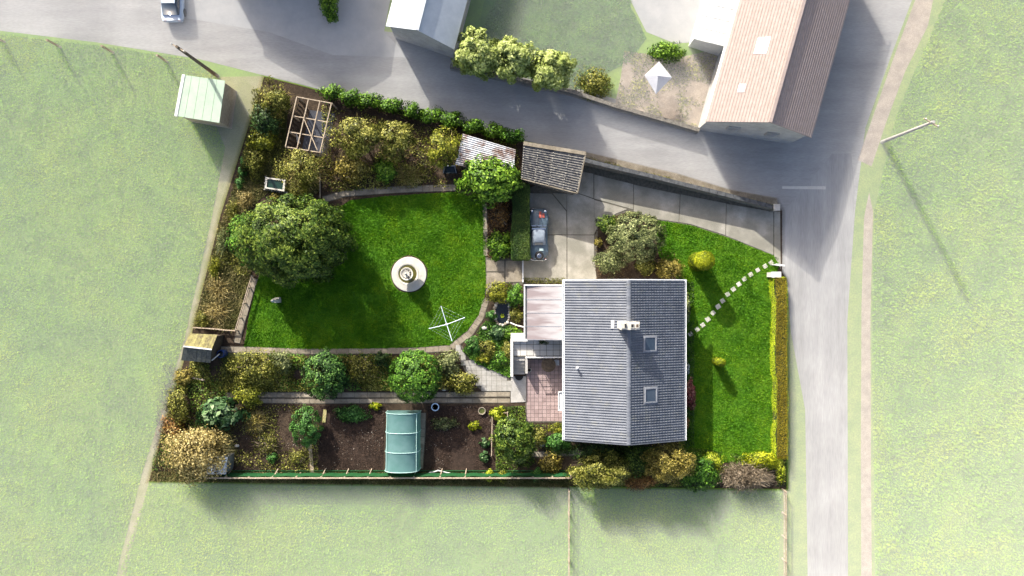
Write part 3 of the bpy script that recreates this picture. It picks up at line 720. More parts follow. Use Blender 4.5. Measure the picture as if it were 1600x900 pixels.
# skylights
def skylight(px, py):
    x, y, _ = P(px, py, 4.2); w_, h_ = 1.0, 1.12; sl = (HR - HE) / (XR - XM)
    def q(dx, dy, up): return (x + dx, y + dy, slope_z(x + dx) + up)
    b = MB(); b.slab(q(-.55, -.62, .085), q(.55, -.62, .085), q(.55, .62, .085), q(-.55, .62, .085), .10); sk = b.build('skylight', M['flashing'], house)
    b = MB()
    for (a0, b0), (a1, b1) in (((-.44, -.5), (.44, -.5)), ((-.44, .5), (.44, .5)), ((-.44, -.5), (-.44, .5)), ((.44, -.5), (.44, .5))): b.beam(q(a0, b0, .12), q(a1, b1, .12), .09, .07)
    b.build('frame', M['flashing'], sk)
    MB().slab(q(-.4, -.46, .118), q(.4, -.46, .118), q(.4, .46, .118), q(-.4, .46, .118), .02).build('pane', M['glass'], sk)
skylight(1015, 537); skylight(1016, 617)
x, y, _ = P(902, 575, 4.0); b = MB(); b.tube([(x, y, 3.6), (x, y, 4.02)], .07, .07, 10); b.lathe([(.11, 0), (.11, .08), (.03, .12)], (x, y, 4.0), 12); b.build('vent_pipe', M['whitepaint'], house)
# door canopy on the patio side
cx0, cy0, _ = P(872, 611.5, 2.3); cx1, cy1, _ = P(884, 641.5, 2.3); b = MB()
b.slab((cx0, cy1, 2.3), (cx1, cy1, 2.42), (cx1, cy0, 2.42), (cx0, cy0, 2.3), .05)
can = b.build('door_canopy', M['gutter'], house)
b = MB(); b.beam((cx0 + .03, cy1, 2.36), (cx0 + .03, cy0, 2.36), .06, .12); b.beam((cx0, cy1 + .03, 2.36), (cx1, cy1 + .03, 2.48), .06, .12); b.beam((cx0, cy0 - .03, 2.36), (cx1, cy0 - .03, 2.48), .06, .12); b.build('canopy_rim', M['whitepaint'], can)
MB().slab((cx0 + .12, cy1 + .12, 2.315), (cx1 - .05, cy1 + .12, 2.43), (cx1 - .05, cy0 - .12, 2.43), (cx0 + .12, cy0 - .12, 2.315), .01).build('canopy_pane', M['flashing'], can)
x = XR - .35; yd = P(1070, 525, 0)[1]
MB().box((x + .25, yd, .10), (.6, 1.2, .2)).build('doorstep', M['greywall'], house)
b = MB(); b.box((x + .012, yd, 1.25), (.05, .95, 2.05)); d_ = b.build('door', M['darkwood'], house); MB().box((x + .06, yd - .36, 1.2), (.05, .04, .14)).build('handle', M['metal'], d_)

# lean-to with a pale sheet roof
TZ = .95
lx0, ly0, _ = P(819, 445, 2.9); lx1 = XL - .02; ly1 = P(819, 531, 2.9)[1]
lean = empty('conservatory', ((lx0 + lx1) / 2, (ly0 + ly1) / 2, 0), 'lean-to conservatory with a stained white panel roof against the house', 'conservatory')
M['panel'] = mat('translucent_panel', (.34, .32, .32), (.385, .37, .375), (.43, .42, .43), scale=.5, rough=.35, fine=.03)
def panel_stain(m):
    n = m.node_tree.nodes; l = m.node_tree.links; b = n['Principled BSDF']; src = b.inputs['Base Color'].links[0].from_socket
    tc = n.new('ShaderNodeTexCoord'); mp = n.new('ShaderNodeMapping'); mp.inputs['Scale'].default_value = (.35, 2.2, 1); l.new(tc.outputs['Object'], mp.inputs[0])
    nz = n.new('ShaderNodeTexNoise'); nz.inputs['Scale'].default_value = 1.5; nz.inputs['Detail'].default_value = 8; l.new(mp.outputs[0], nz.inputs[0])
    sx = n.new('ShaderNodeSeparateXYZ'); l.new(tc.outputs['Object'], sx.inputs[0])
    mr = n.new('ShaderNodeMapRange'); mr.inputs[1].default_value = 1.1; mr.inputs[2].default_value = -1.2; mr.inputs[3].default_value = -.12; mr.inputs[4].default_value = .16; l.new(sx.outputs[0], mr.inputs[0])
    ad = n.new('ShaderNodeMath'); l.new(nz.outputs[0], ad.inputs[0]); l.new(mr.outputs[0], ad.inputs[1])
    cr = n.new('ShaderNodeValToRGB'); cr.color_ramp.elements[0].position = .42; cr.color_ramp.elements[1].position = .66; l.new(ad.outputs[0], cr.inputs[0])
    ml = n.new('ShaderNodeMath'); ml.operation = 'MULTIPLY'; ml.inputs[1].default_value = .7; l.new(cr.outputs[0], ml.inputs[0])
    mx = n.new('ShaderNodeMixRGB'); l.new(ml.outputs[0], mx.inputs[0]); l.new(src, mx.inputs[1]); mx.inputs[2].default_value = (.17, .125, .125, 1); l.new(mx.outputs[0], b.inputs['Base Color'])
panel_stain(M['panel'])
for i in range(4):
    ya = ly0 - .1 + (ly1 - ly0 + .1) * i / 4 - .012; yb = ly0 - .1 + (ly1 - ly0 + .1) * (i + 1) / 4 + .012
    MB().slab((lx0 + .22, yb, 2.72), (lx1, yb, 3.0), (lx1, ya, 3.0), (lx0 + .22, ya, 2.72), .035).build('roof_panel', M['panel'], lean)
b = MB()
for i in range(5):
    y = ly0 - .1 + (ly1 - ly0 + .1) * i / 4; b.beam((lx0 + .2, y, 2.70), (lx1, y, 2.985), .05, .06)
b.build('glazing_bar', M['metal'], lean)
b = MB(); b.box((lx0 + .14, (ly0 + ly1) / 2, 2.62), (.11, ly0 - ly1 - .1, .10)); b.build('gutter', M['darkmetal'], lean)
b = MB(); b.box((lx0 + .03, (ly0 + ly1) / 2, 2.64), (.10, ly0 - ly1 + .06, .13)); b.box(((lx0 + lx1) / 2, ly0 - .02, 2.80), (lx1 - lx0, .10, .12)); b.build('fascia', M['whitepaint'], lean)
b = MB(); b.box((lx0 + .22, (ly0 + ly1) / 2, 1.3), (.12, ly0 - ly1 - .2, 2.55)); b.box(((lx0 + lx1) / 2 + .1, ly0 - .2, 1.3), (lx1 - lx0 - .2, .12, 2.55)); b.box(((lx0 + lx1) / 2 + .1, ly1 + .2, 1.3), (lx1 - lx0 - .2, .12, 2.55)); b.build('wall', M['render_wall'], lean)
b = MB(); b.box(((lx0 + lx1) / 2, ly1 + .13, 1.9), (1.6, .03, 1.2)); b.build('window', M['glass'], lean)

# raised terrace, steps, railing
ty0 = P(800, 533, TZ)[1]; ty1 = P(800, 558, TZ)[1]; tx0 = P(798, 545, TZ)[0]; tx1 = XL + .3
ter = empty('terrace', ((tx0 + tx1) / 2, (ty0 + ty1) / 2, 0), 'raised tiled terrace with white parapet and steps beside the conservatory', 'terrace')
b = MB(); b.prism([(tx0, ty0 + .6), (tx1, ty0 + .6), (tx1, ty1), (tx0, ty1)], 0, TZ - .02); b.build('base', M['render_wall'], ter); MB().prism([(tx0 + .2, ty0), (tx1 - .01, ty0), (tx1 - .01, ty1 + .02), (tx0 + .2, ty1 + .02)], TZ - .03, TZ - .008).build('joint_bed', M['joint'], ter)
M['ttile'] = tonemat('terrace_tile', (.36, .35, .33), (.52, .51, .48), rough=.6, scale=2, amt=.2, bump=.05)
nx = 8
for i in range(nx):
    for j in range(3):
        ax = tx0 + .22 + (tx1 - tx0 - .25) * i / nx; ay = ty1 + .1 + .44 * j; wx = (tx1 - tx0 - .25) / nx
        k = MB().box((ax + wx / 2, ay + .22, TZ - .005), (wx - .03, .405, .04)); o = k.build('tile', M['ttile'], ter)
        a = o.data.attributes.new('tone', 'FLOAT', 'POINT'); a.data.foreach_set('value', [random.uniform(.35, .85) if i > 1 else random.uniform(.8, 1)] * len(o.data.vertices))
b = MB(); ys = P(800, 586, .3)[1]
b.box((tx0 + .08, (ty0 + .1 + ys) / 2, .68), (.20, ty0 - ys + .1, 1.36)); b.build('parapet', M['whitepaint'], ter)
b = MB(); b.box((tx0 + .75, ty0 + .1, 1.17), (1.1, .18, .40)); b.build('parapet', M['whitepaint'], ter)
sx0, sx1 = tx0 + .2, P(821, 570, .5)[0] - .05
for i in range(5):
    zt = TZ - (i + 1) * TZ / 6; y_ = ty1 - i * .28
    b = MB(); b.box(((sx0 + sx1) / 2, y_ - .14, zt / 2), (sx1 - sx0, .28, zt)); b.box(((sx0 + sx1) / 2, y_ - .13, zt + .02), (sx1 - sx0 - .01, .31, .035)); b.build('step', M['greywall'], ter)
b = MB(); b.box((sx1 + .12, ty1 - .62, .55), (.18, 1.25, 1.1)); b.build('parapet', M['greywall'], ter)
rl = MB(); rx0 = sx1 + .0; zr = TZ + .95; rl.box(((rx0 + tx1) / 2 - .1, ty1 + .06, zr), (tx1 - rx0 - .25, .09, .06))
rail = rl.build('railing', M['whitepaint'], ter)
for i in range(5): MB().box((rx0 + .1 + (tx1 - rx0 - .55) * i / 4, ty1 + .06, TZ + .46), (.05, .05, .94)).build('post', M['whitepaint'], rail)
b = MB(); b.box(((rx0 + tx1) / 2 - .1, ty1 + .06, TZ + .3), (tx1 - rx0 - .3, .03, .03)); b.box(((rx0 + tx1) / 2 - .1, ty1 + .06, TZ + .6), (tx1 - rx0 - .3, .03, .03)); b.build('bar', M['whitepaint'], rail)
b = MB(); px_, py_, _ = P(811, 589.5, .06); V = [(px_ + .33 * math.cos(math.pi * (1 + k / 12)), py_ + .1 + .34 * math.sin(math.pi * (1 + k / 12))) for k in range(13)]
tag(b.prism(V, .06, .085).build('doormat', M['black'], None, (px_, py_, .06)), 'black half-round doormat at the foot of the terrace steps', 'doormat')
x, y, _ = P(846, 534, 1.3); t = empty('planter', (x, y, TZ), 'small brown plant pot on the terrace by the conservatory wall', 'plant pot')
MB().lathe([(.13, 0), (.19, .3), (.2, .34), (.17, .34), (.15, .28), (0, .28)], (x, y, TZ), 14).build('pot', M['wood'], t)
rr = rng_(4); pts, nn, to = crown_points(rr, (x + .15, y - .02, TZ + .5), (.42, .2, .22), 160, 10, .5); V, F = leaf_quads(pts, nn, .13, rr, .35); mk('leaves', V, F, M['leaf_darkgreen'], t, tone=np.repeat(to, 4))
# table, chair and grill in the shade under the rail
x, y, _ = P(857, 570, .75); t = empty('garden_table', (x, y, .07), 'round dark garden table on the pink patio under the terrace rail', 'table')
MB().lathe([(.0, .68), (.52, .68), (.56, .70), (.56, .73), (0, .735)], (x, y, .07), 28).build('table_top', M['darkwood'], t)
for k in range(4):
    a = math.pi / 4 + k * math.pi / 2; MB().beam((x + .35 * math.cos(a), y + .35 * math.sin(a), .07), (x + .3 * math.cos(a), y + .3 * math.sin(a), .76), .05, .05).build('leg', M['darkwood'], t)
x, y, _ = P(869, 567, .8); t = empty('garden_chair', (x, y, .07), 'slatted grey chair beside the round table on the patio', 'chair')
MB().box((x, y, .52), (.42, .42, .04)).build('seat', M['metal'], t); MB().box((x + .21, y, .76), (.03, .42, .42)).build('backrest', M['metal'], t)
for sx_ in (-.18, .18):
    for sy_ in (-.18, .18): MB().box((x + sx_, y + sy_, .285), (.035, .035, .43)).build('leg', M['metal'], t)
x, y, _ = P(827, 578, .2); t = empty('flower_pot', (x, y, .07), 'small pale round pot by the foot of the step wall on the patio', 'plant pot')
MB().lathe([(.1, 0), (.16, .25), (.17, .28), (.13, .28), (.12, .2), (0, .2)], (x, y, .07), 16).build('pot', M['whitestone'], t); MB().lathe([(0, .22), (.125, .22), (0, .225)], (x, y, .07), 12).build('soil', M['soil'], t)

# ------------------------------------------------------------ sheds, garage, tunnel
def plane_z(p, a, b, c):
    n = (Vector(b) - Vector(a)).cross(Vector(c) - Vector(a)); return a[2] - (n.x * (p[0] - a[0]) + n.y * (p[1] - a[1])) / n.z
def lerp(a, b, t): return tuple(a[i] + (b[i] - a[i]) * t for i in range(3))
def corrugated(name, A, B, C, D, mt, parent, waves, rows=1, amp=.03, tone=None):
    """corrugated sheet between A-B (one end) and D-C (other end), its waves running from A-B towards D-C"""
    n = (Vector(B) - Vector(A)).cross(Vector(D) - Vector(A)).normalized()
    if n.z < 0: n = -n
    V = []; F = []; m = waves * 4 + 1
    for i in range(m):
        u = i / (m - 1); h = amp * math.sin(u * waves * 2 * math.pi)
        for t in (0, 1):
            p = Vector(lerp(lerp(A, B, u), lerp(D, C, u), t)) + n * h; V.append(p)
            V.append(p - n * .012)
    for i in range(m - 1):
        a = 4 * i; F += [(a, a + 4, a + 6, a + 2), (a + 3, a + 7, a + 5, a + 1)]
    F += [(4 * i, 4 * i + 1, 4 * i + 5, 4 * i + 4) for i in range(m - 1)] + [(4 * i + 6, 4 * i + 7, 4 * i + 3, 4 * i + 2) for i in range(m - 1)]
    o = mk(name, V, F, mt, parent, tone=[tone if tone is not None else .5] * len(V))
    return o
M['fibre'] = tonemat('fibre_cement', (.04, .04, .046), (.115, .112, .11), rough=.9, scale=3.5, amt=.55, stain=(.26, .245, .20), stainamt=.8, bump=.4, slo=.48, shi=.66, sscale=5.0)
M['rustmetal'] = tonemat('corrugated_iron', (.42, .43, .45), (.58, .59, .61), rough=.5, metal=.2, scale=1.2, amt=.2, stain=(.14, .06, .03), stainamt=.9, slo=.47, shi=.6, sscale=1.1)
M['mossfelt'] = tonemat('mossy_roofing', (.10, .085, .045), (.25, .23, .09), rough=.95, scale=5, amt=.5, stain=(.19, .18, .035), stainamt=.6, bump=.4)
M['darkfelt'] = tonemat('dark_roofing', (.03, .035, .035), (.10, .105, .09), rough=.95, scale=6, amt=.5, stain=(.17, .16, .07), stainamt=.6, bump=.4)

# garage with fibre cement roof
GH = 2.5
ga, gb, gc, gd = P(818, 224, 2.7), P(915, 240, 2.7), P(902, 302, 2.3), P(814, 279, 2.3)
gar = empty('garage', tuple((np.array(ga) + np.array(gc)) / 2 * np.array([1, 1, 0])), 'garage with a dark lichen-spotted corrugated roof at the head of the driveway', 'garage')
def inset(ps, t, z):
    c = np.mean(np.array(ps)[:, :2], axis=0); return [tuple(c + (np.array(p[:2]) - c) * t) for p in ps]
MB().prism(inset([ga, gb, gc, gd], .93, 0), 0, 2.22).build('wall', M['stonewall'], gar)
nc, nr = 4, 2
for i in range(nc):
    for j in range(nr):
        u0, u1 = i / nc, (i + 1) / nc; v0, v1 = j / nr, (j + 1) / nr
        def g_(u, v, up=0): p = lerp(lerp(ga, gb, u), lerp(gd, gc, u), v); return (p[0], p[1], p[2] + up)
        # the waves run along the length of the roof, as the lines of the photo do
        corrugated('roof_sheet', g_(u0, v0, .028), g_(u0, v1, .028), g_(u1 + .01, v1, .02), g_(u1 + .01, v0, .02), M['fibre'], gar, 8, tone=random.uniform(.25, .7), amp=.032)
b = MB()
for i in range(nc + 1):
    for q in range(13):
        p = g_(min(.985, max(.015, i / nc - .01)), (q + .5) / 13, .075); b.box(p, (.05, .05, .03))
tag(b.build('roof_bolts', M['whitestone'], gar), kind='stuff')
b = MB(); b.beam(g_(1.0, 0, .03), g_(1.0, 1, .03), .09, .10); b.beam(g_(0, 1.0, -.02), g_(1, 1.0, -.02), .08, .10); b.beam(g_(0, 0, .0), g_(1, 0, .0), .28, .16); b.build('verge', M['pathstone'], gar)

# corrugated iron lean-to
sa, sb, sc, sd_ = P(723, 209, 2.3), P(806, 234, 2.3), P(800, 262, 2.0), P(708, 257, 2.0)
sd_ = P(712, 256, 2.0); sc = P(800, 275, 2.0)
she = empty('shed', tuple((np.array(sa) + np.array(sc)) / 2 * np.array([1, 1, 0])), 'low shed roofed with rusty white corrugated iron behind the laurel', 'shed')
MB().prism(inset([sa, sb, sc, sd_], .9, 0), 0, 1.9).build('wall', M['darkwood'], she)
for i in range(3):
    v0, v1 = i / 3, (i + 1) / 3 + .02
    def g2(u, v, up=0): p = lerp(lerp(sa, sb, u), lerp(sd_, sc, u), v); return (p[0], p[1], p[2] + up)
    for j, (u0, u1) in enumerate(((0, .52), (.5, 1))):
        corrugated('roof_sheet', g2(u0, v0, .02 * j + .01 * i), g2(u0, v1, .02 * j + .01 * i), g2(u1 + random.uniform(-.01, .02), v1, .02 * j + .01 * i), g2(u1, v0, .02 * j + .01 * i), M['rustmetal'], she, 5, amp=.03, tone=random.uniform(.3, .8))

# small mossy hut at the left edge
ha, hb, hc, hd, he_, hf = P(297, 521, 1.75), P(340, 523, 1.75), P(331, 546, 2.35), P(287, 541, 2.35), P(329, 567, 1.75), P(283, 563, 1.75)
hut = empty('hut', ((ha[0] + he_[0]) / 2, (ha[1] + he_[1]) / 2, 0), 'small timber hut with a mossy yellow and dark gabled roof', 'hut')
hut_c = np.mean(np.array([ha, hb, he_, hf])[:, :2], axis=0)
bx = [tuple(hut_c + (np.array(p[:2]) - hut_c) * .9) for p in (ha, hb, he_, hf)]
b = MB(); b.prism(bx, 0, 1.68)
for (p, q, r) in ((bx[1], bx[2], hc), (bx[0], bx[3], hd)):
    m_ = Vector(((p[0] + q[0]) / 2, (p[1] + q[1]) / 2, 2.24)); b.add([(p[0], p[1], 1.68), (q[0], q[1], 1.68), m_], [(0, 1, 2), (2, 1, 0)])
b.build('wall', M['darkwood'], hut)
n_ = 6
for i in range(n_):
    for (A, B, C, D, m_) in ((ha, hb, hc, hd, 'mossfelt'), (hd, hc, he_, hf, 'darkfelt')):
        a1, a2 = lerp(A, B, i / n_), lerp(A, B, (i + .96) / n_); d1, d2 = lerp(D, C, i / n_), lerp(D, C, (i + .96) / n_)
        up = random.uniform(0, .02)
        o = MB().slab(*[(p[0], p[1], p[2] + up) for p in (a1, a2, d2, d1)], .03).build('roof_panel', M[m_], hut)
        a = o.data.attributes.new('tone', 'FLOAT', 'POINT'); a.data.foreach_set('value', [random.uniform(.25, .8)] * len(o.data.vertices))
b = MB(); b.beam((hd[0], hd[1], 2.38), (hc[0], hc[1], 2.38), .10, .05); b.build('ridge_cap', M['whitepaint'], hut)
x, y, _ = P(345, 553, .8); t = empty('barrel', (x, y, 0), 'blue plastic water barrel beside the mossy hut', 'barrel')
MB().lathe([(.27, 0), (.31, .3), (.31, .6), (.27, .88), (.29, .9), (.24, .9), (.24, .84), (0, .84)], (x, y, 0), 20).build('body', M['bluepl'], t)
MB().lathe([(0, .85), (.235, .85), (0, .855)], (x, y, 0), 16).build('water', M['water'], t)
p, q = P(331, 563, 1.6), P(343, 553, .95); tag(MB().tube([p, q], .045).build('drainpipe', M['whitepaint'], None, p), 'short white drainpipe slanting from the hut roof into the blue barrel', 'pipe')

# green polythene tunnel
ax, ay, _ = P(602, 645, 1.7); bx_, by_, _ = P(596, 729, 1.7); cxx = P(626, 690, 1.7)
tun = empty('polytunnel', (P(627, 690)[0], P(627, 690)[1], 0), 'green polythene greenhouse tunnel with three hooped bays on the vegetable plot', 'greenhouse')
def hoop(t, dz=0, r=1.0):
    c0, c1 = P(632, 641, 0), P(632, 730, 0); w0, w1 = 1.30, 1.33; y = c0[1] + (c1[1] - c0[1]) * t; x = c0[0] - .05 * t; wd = w0 + (w1 - w0) * t
    prof = [(-1, 0), (-1.0, .62), (-.97, 1.15), (-.86, 1.5), (-.62, 1.75), (-.32, 1.88), (0, 1.93), (.32, 1.88), (.62, 1.75), (.86, 1.5), (.97, 1.15), (1.0, .62), (1, 0)]
    return [(x + a * wd * r, y, z * r + dz) for a, z in prof]
M['poly'] = mat('green_polythene', (.10, .21, .20), (.15, .27, .27), (.19, .31, .31), scale=1.3, rough=.32, spec=.5, fine=.05, bump=.25, bscale=4)
_n = M['poly'].node_tree.nodes; _l = M['poly'].node_tree.links
_tr = _n.new('ShaderNodeBsdfTranslucent'); _tr.inputs[0].default_value = (.25, .55, .48, 1); _tp = _n.new('ShaderNodeBsdfTransparent'); _tp.inputs[0].default_value = (.6, .9, .82, 1)
_m1 = _n.new('ShaderNodeMixShader'); _m1.inputs[0].default_value = .25; _m2 = _n.new('ShaderNodeMixShader'); _m2.inputs[0].default_value = .14
_l.new(_n['Principled BSDF'].outputs[0], _m1.inputs[1]); _l.new(_tr.outputs[0], _m1.inputs[2]); _l.new(_m1.outputs[0], _m2.inputs[1]); _l.new(_tp.outputs[0], _m2.inputs[2]); _l.new(_m2.outputs[0], _n['Material Output'].inputs[0])
for i in range(3):
    V = []; F = []; m = 5
    for k in range(m):
        t = (i + k / (m - 1)) / 3; sag = 1 - .03 * math.sin(math.pi * k / (m - 1)); V += hoop(t * .998 + .001, 0, sag)
    for k in range(m - 1):
        for q in range(12): F.append((13 * k + q, 13 * k + q + 1, 13 * (k + 1) + q + 1, 13 * (k + 1) + q))
    mk('cover', V, F, M['poly'], tun, smooth=True)
M['hoop'] = mat('pale_hoop', (.42, .62, .58), (.5, .7, .66), rough=.4, fine=.03)
for i in range(4):
    MB().tube(hoop(i / 3 * .998 + .001, .015, 1.008), .02, n=6).build('hoop', M['hoop'], tun)
for s_ in (3, 9):
    MB().tube([hoop(0, .02, 1.006)[s_], hoop(.333, .02, 1.006)[s_], hoop(.666, .02, 1.006)[s_], hoop(1, .02, 1.006)[s_]], .018, n=6).build('side_rail', M['hoop'], tun)
for t in (0.0, 1.0):
    h_ = hoop(t * .998 + .001); mk('end_cover', h_, [tuple(range(13))], M['poly'], tun)
# fruit cage: roofless timber frame
fz = 2.05
A, B, C, D = P(464, 151, fz), P(518, 161, fz), P(500, 238, fz), P(446, 229, fz)
cage = empty('fruit_cage', tuple((np.array(A) + np.array(C)) / 2 * np.array([1, 1, 0])), 'roofless weathered timber cage frame standing over dark ground sheeting', 'cage')
def cg(u, v, z=fz): p = lerp(lerp(A, B, u), lerp(D, C, u), v); return (p[0], p[1], z)
for i, u in enumerate((0, 1/3, 2/3, 1)): MB().beam(cg(u, 0), cg(u, 1), .068, .08).build('rail' if i in (0, 3) else 'joist', M['wood'], cage)
for i, v in enumerate((0, .38, .70, 1)): MB().beam(cg(0, v, fz - .085), cg(1, v, fz - .085), .068, .07).build('rail' if i in (0, 3) else 'crossbar', M['wood'], cage)
MB().beam(cg(.36, .42, fz + .085), cg(.92, .97, fz + .085), .06, .05).build('brace', M['wood'], cage)
for u in (0, 1):
    for v in (0, .38, .70, 1): MB().beam(cg(u, v, 0), cg(u, v, fz - .13), .09, .09, (1, 0, 0)).build('post', M['wood'], cage)
for v in (.5, 1.4): pass
for i in range(9):
    v = .62 + i * .042; MB().beam(cg(1.02, v, .05), cg(1.02, v, 1.85 if i % 2 else 1.7), .09, .025, (1, 0, 0)).build('side_slat', M['wood'], cage)
for i in range(12):
    v = .03 + i * .085; MB().beam(cg(-.02, v, .05), cg(-.02, v, 1.25), .16, .025, (1, 0, 0)).build('side_board', M['darkwood'], cage)
MB().slab(cg(.08, 1.005, 1.15), cg(.92, 1.005, 1.15), cg(.92, 1.02, .02), cg(.08, 1.02, .02), .03).build('end_panel', M['greywall'], cage)
b = MB(); b.add([cg(.22, .12, .05), cg(.97, .10, .05), cg(.98, .95, .05), cg(.25, .93, .05)], [(3, 2, 1, 0)]); b.build('ground_sheet', M['tarp'], cage)
b = MB(); a_ = P(462, 208, .5); b.add([P(462, 207, .6), P(467, 215, .5), P(470, 226, .12), P(463, 221, .15)], [(0, 1, 2, 3), (3, 2, 1, 0)])
b = MB(); b.slab(P(462, 207, .7), P(466, 214, .62), P(470, 225, .1), P(464, 222, .1), .03); tag(b.build('board', M['whitepaint'], None, P(466, 220, 0)), 'torn white board leaning inside the timber cage', 'board')

# pond tank
ta = [P(415.5, 277, .5), P(446, 281, .5), P(444, 299, .5), P(414, 294, .5)]
c_ = np.mean(np.array(ta), axis=0); tank = empty('water_trough', (c_[0], c_[1], 0), 'rectangular white-rimmed water trough full of dark green water', 'trough')
rim_o = [tuple(c_[:2] + (np.array(p[:2]) - c_[:2]) * 1.02) for p in ta]; rim_i = [tuple(c_[:2] + (np.array(p[:2]) - c_[:2]) * np.array([.83, .76])) for p in ta]
b = MB(); V = [(p[0], p[1], z) for z, r in ((0, rim_o), (.55, rim_o), (.55, rim_i), (.3, rim_i)) for p in r]; F = []
for k in range(3):
    for i in range(4): F.append((4 * k + i, 4 * k + (i + 1) % 4, 4 * k + 4 + (i + 1) % 4, 4 * k + 4 + i))
b.add(V, [f[::-1] for f in F]); b.build('basin', M['whitestone'], tank); MB().add([(p[0], p[1], .47) for p in rim_i], [(0, 3, 2, 1)]).build('water', M['greenwater'], tank)
sp = np.array([p[:2] for p in ta]); rr = rng_(8)
for i in range(14):
    t = i / 14; e = 3 if i % 2 else 2; a = sp[3] if i < 10 else sp[0]; bb = sp[2] if i < 10 else sp[3]
    p = a + (bb - a) * ((i % 10) / 9 if i < 10 else (i - 10) / 4); q = c_[:2] + (p - c_[:2]) * 1.16
    MB().box((q[0], q[1], .12), (.17, .13, .26), rr.uniform(0, 1.5), .8).build('stone', M['whitestone'] if i % 3 == 0 else M['stonewall'], tank)

# dark blue trailer by the iron shed
x, y, _ = P(703, 264, .5); tr = empty('garden_cart', (x, y, 0), 'dark blue-grey garden cart with tubular handles by the corrugated shed', 'cart')
M['cartblue'] = mat('cart_blue', (.03, .055, .08), (.06, .09, .115), scale=4, rough=.5, fine=.15)
b = MB(); q = [(x - .55, y - .35), (x + .55, y - .35), (x + .42, y + .3), (x - .42, y + .3)]; q0 = [(x + (p[0] - x) * .8, y + (p[1] - y) * .7) for p in q]
V = [(p[0], p[1], .25) for p in q0] + [(p[0], p[1], .62) for p in q] + [(x + (p[0] - x) * .94, y + (p[1] - y) * .9, .60) for p in q] + [(x + (p[0] - x) * .78, y + (p[1] - y) * .68, .30) for p in q]
F = [(3, 2, 1, 0), (12, 13, 14, 15)]
for k in range(3):
    for i in range(4): F.append((4 * k + i, 4 * k + (i + 1) % 4, 4 * k + 4 + (i + 1) % 4, 4 * k + 4 + i))
b.add(V, F); b.build('tray', M['cartblue'], tr)
for s_ in (-1, 1):
    MB().tube([(x + s_ * .5, y - .33, .62), (x + s_ * .4, y + .1, .7), (x + s_ * .46, y + .45, .82), (x + s_ * .36, y + .62, .8)], .025, n=6).build('handle', M['metal'], tr)
    w_ = MB(); w_.tube([(x + s_ * .48, y - .1, .2), (x + s_ * .56, y - .1, .2)], .2, n=14); w_.build('wheel', M['black'], tr)
MB().beam((x - .2, y + .22, .66), (x + .45, y + .22, .66), .07, .03).build('bar', M['whitepaint'], tr)

# tin shed under the straw bush
A, B, C, D = P(326, 712, 1.9), P(355, 714, 1.9), P(353, 741, 1.7), P(322, 741, 1.7)
ts = empty('shed', tuple((np.array(A) + np.array(C)) / 2 * np.array([1, 1, 0])), 'pale blue tin shed half hidden by the straw-coloured bush', 'shed')
MB().prism(inset([A, B, C, D], .92, 0), 0, 1.64).build('wall', M['metal'], ts)
M['bluetin'] = tonemat('blue_tin', (.30, .36, .43), (.42, .48, .55), rough=.5, metal=.2, scale=3, amt=.2)
for i in range(4): corrugated('roof_sheet', lerp(A, B, i / 4), lerp(A, B, (i + 1.03) / 4), lerp(D, C, (i + 1.03) / 4), lerp(D, C, i / 4), M['bluetin'], ts, 2, amp=.02, tone=random.uniform(.2, .8))
# ------------------------------------------------------------ garden things
# fountain
x, y, _ = P(639, 428.5, .15); ft = empty('fountain', (x, y, 0), 'tiered stone garden fountain on a round white base in the middle of the lawn', 'fountain')
MB().lathe([(1.36, 0), (1.36, .10), (1.33, .13), (.4, .15), (0, .15)], (x, y, 0), 64).build('base', M['whitestone'], ft)
MB().lathe([(.36, .12), (.40, .2), (.26, .3), (.22, .5), (.34, .62), (.75, .80), (.86, .93), (.84, .97), (.74, .95), (.66, .88), (0, .86)], (x, y, 0), 48).build('lower_bowl', M['whitestone'], ft)
M['algae'] = mat('algae_water', (.05, .05, .012), (.10, .09, .02), scale=3, rough=.12, spec=.5, fine=.1)
MB().lathe([(0, .91), (.70, .912), (0, .915)], (x, y, 0), 40).build('water', M['algae'], ft)
MB().lathe([(.2, .85), (.16, .95), (.13, 1.2), (.2, 1.3), (.43, 1.42), (.50, 1.52), (.48, 1.56), (.41, 1.54), (.35, 1.48), (0, 1.46)], (x, y, 0), 40).build('upper_bowl', M['whitestone'], ft)
MB().lathe([(0, 1.50), (.38, 1.502), (0, 1.505)], (x, y, 0), 32).build('water', M['stonewall'], ft)
MB().lathe([(.13, 1.46), (.09, 1.6), (.07, 1.75), (.15, 1.85), (.26, 1.93), (.27, 1.97), (.2, 1.95), (.1, 1.93), (.07, 2.0), (.1, 2.08), (0, 2.2)], (x, y, 0), 24).build('finial', M['whitestone'], ft)
for k in range(10):
    a = k * .628; MB().lathe([(.0, 0), (.05, .02), (.05, .06), (0, .09)], (x + .3 * math.cos(a), y + .3 * math.sin(a), 1.5), 6).build('pebble', M['whitestone'] if k % 2 else M['stonewall'], ft)
ring = MB(); V = []; F = []; n = 48
for k in range(n):
    a = 2 * math.pi * k / n; V += [(x + 1.36 * math.cos(a), y + 1.36 * math.sin(a), .045), (x + (1.46 + .03 * math.sin(5 * a)) * math.cos(a), y + (1.46 + .03 * math.sin(5 * a)) * math.sin(a), .045)]
F = [(2 * k, 2 * k + 1, (2 * k + 3) % (2 * n), (2 * k + 2) % (2 * n)) for k in range(n)]
tag(mk('soil_ring', V, F, M['soil'], loc=(x, y, 0)), kind='structure')

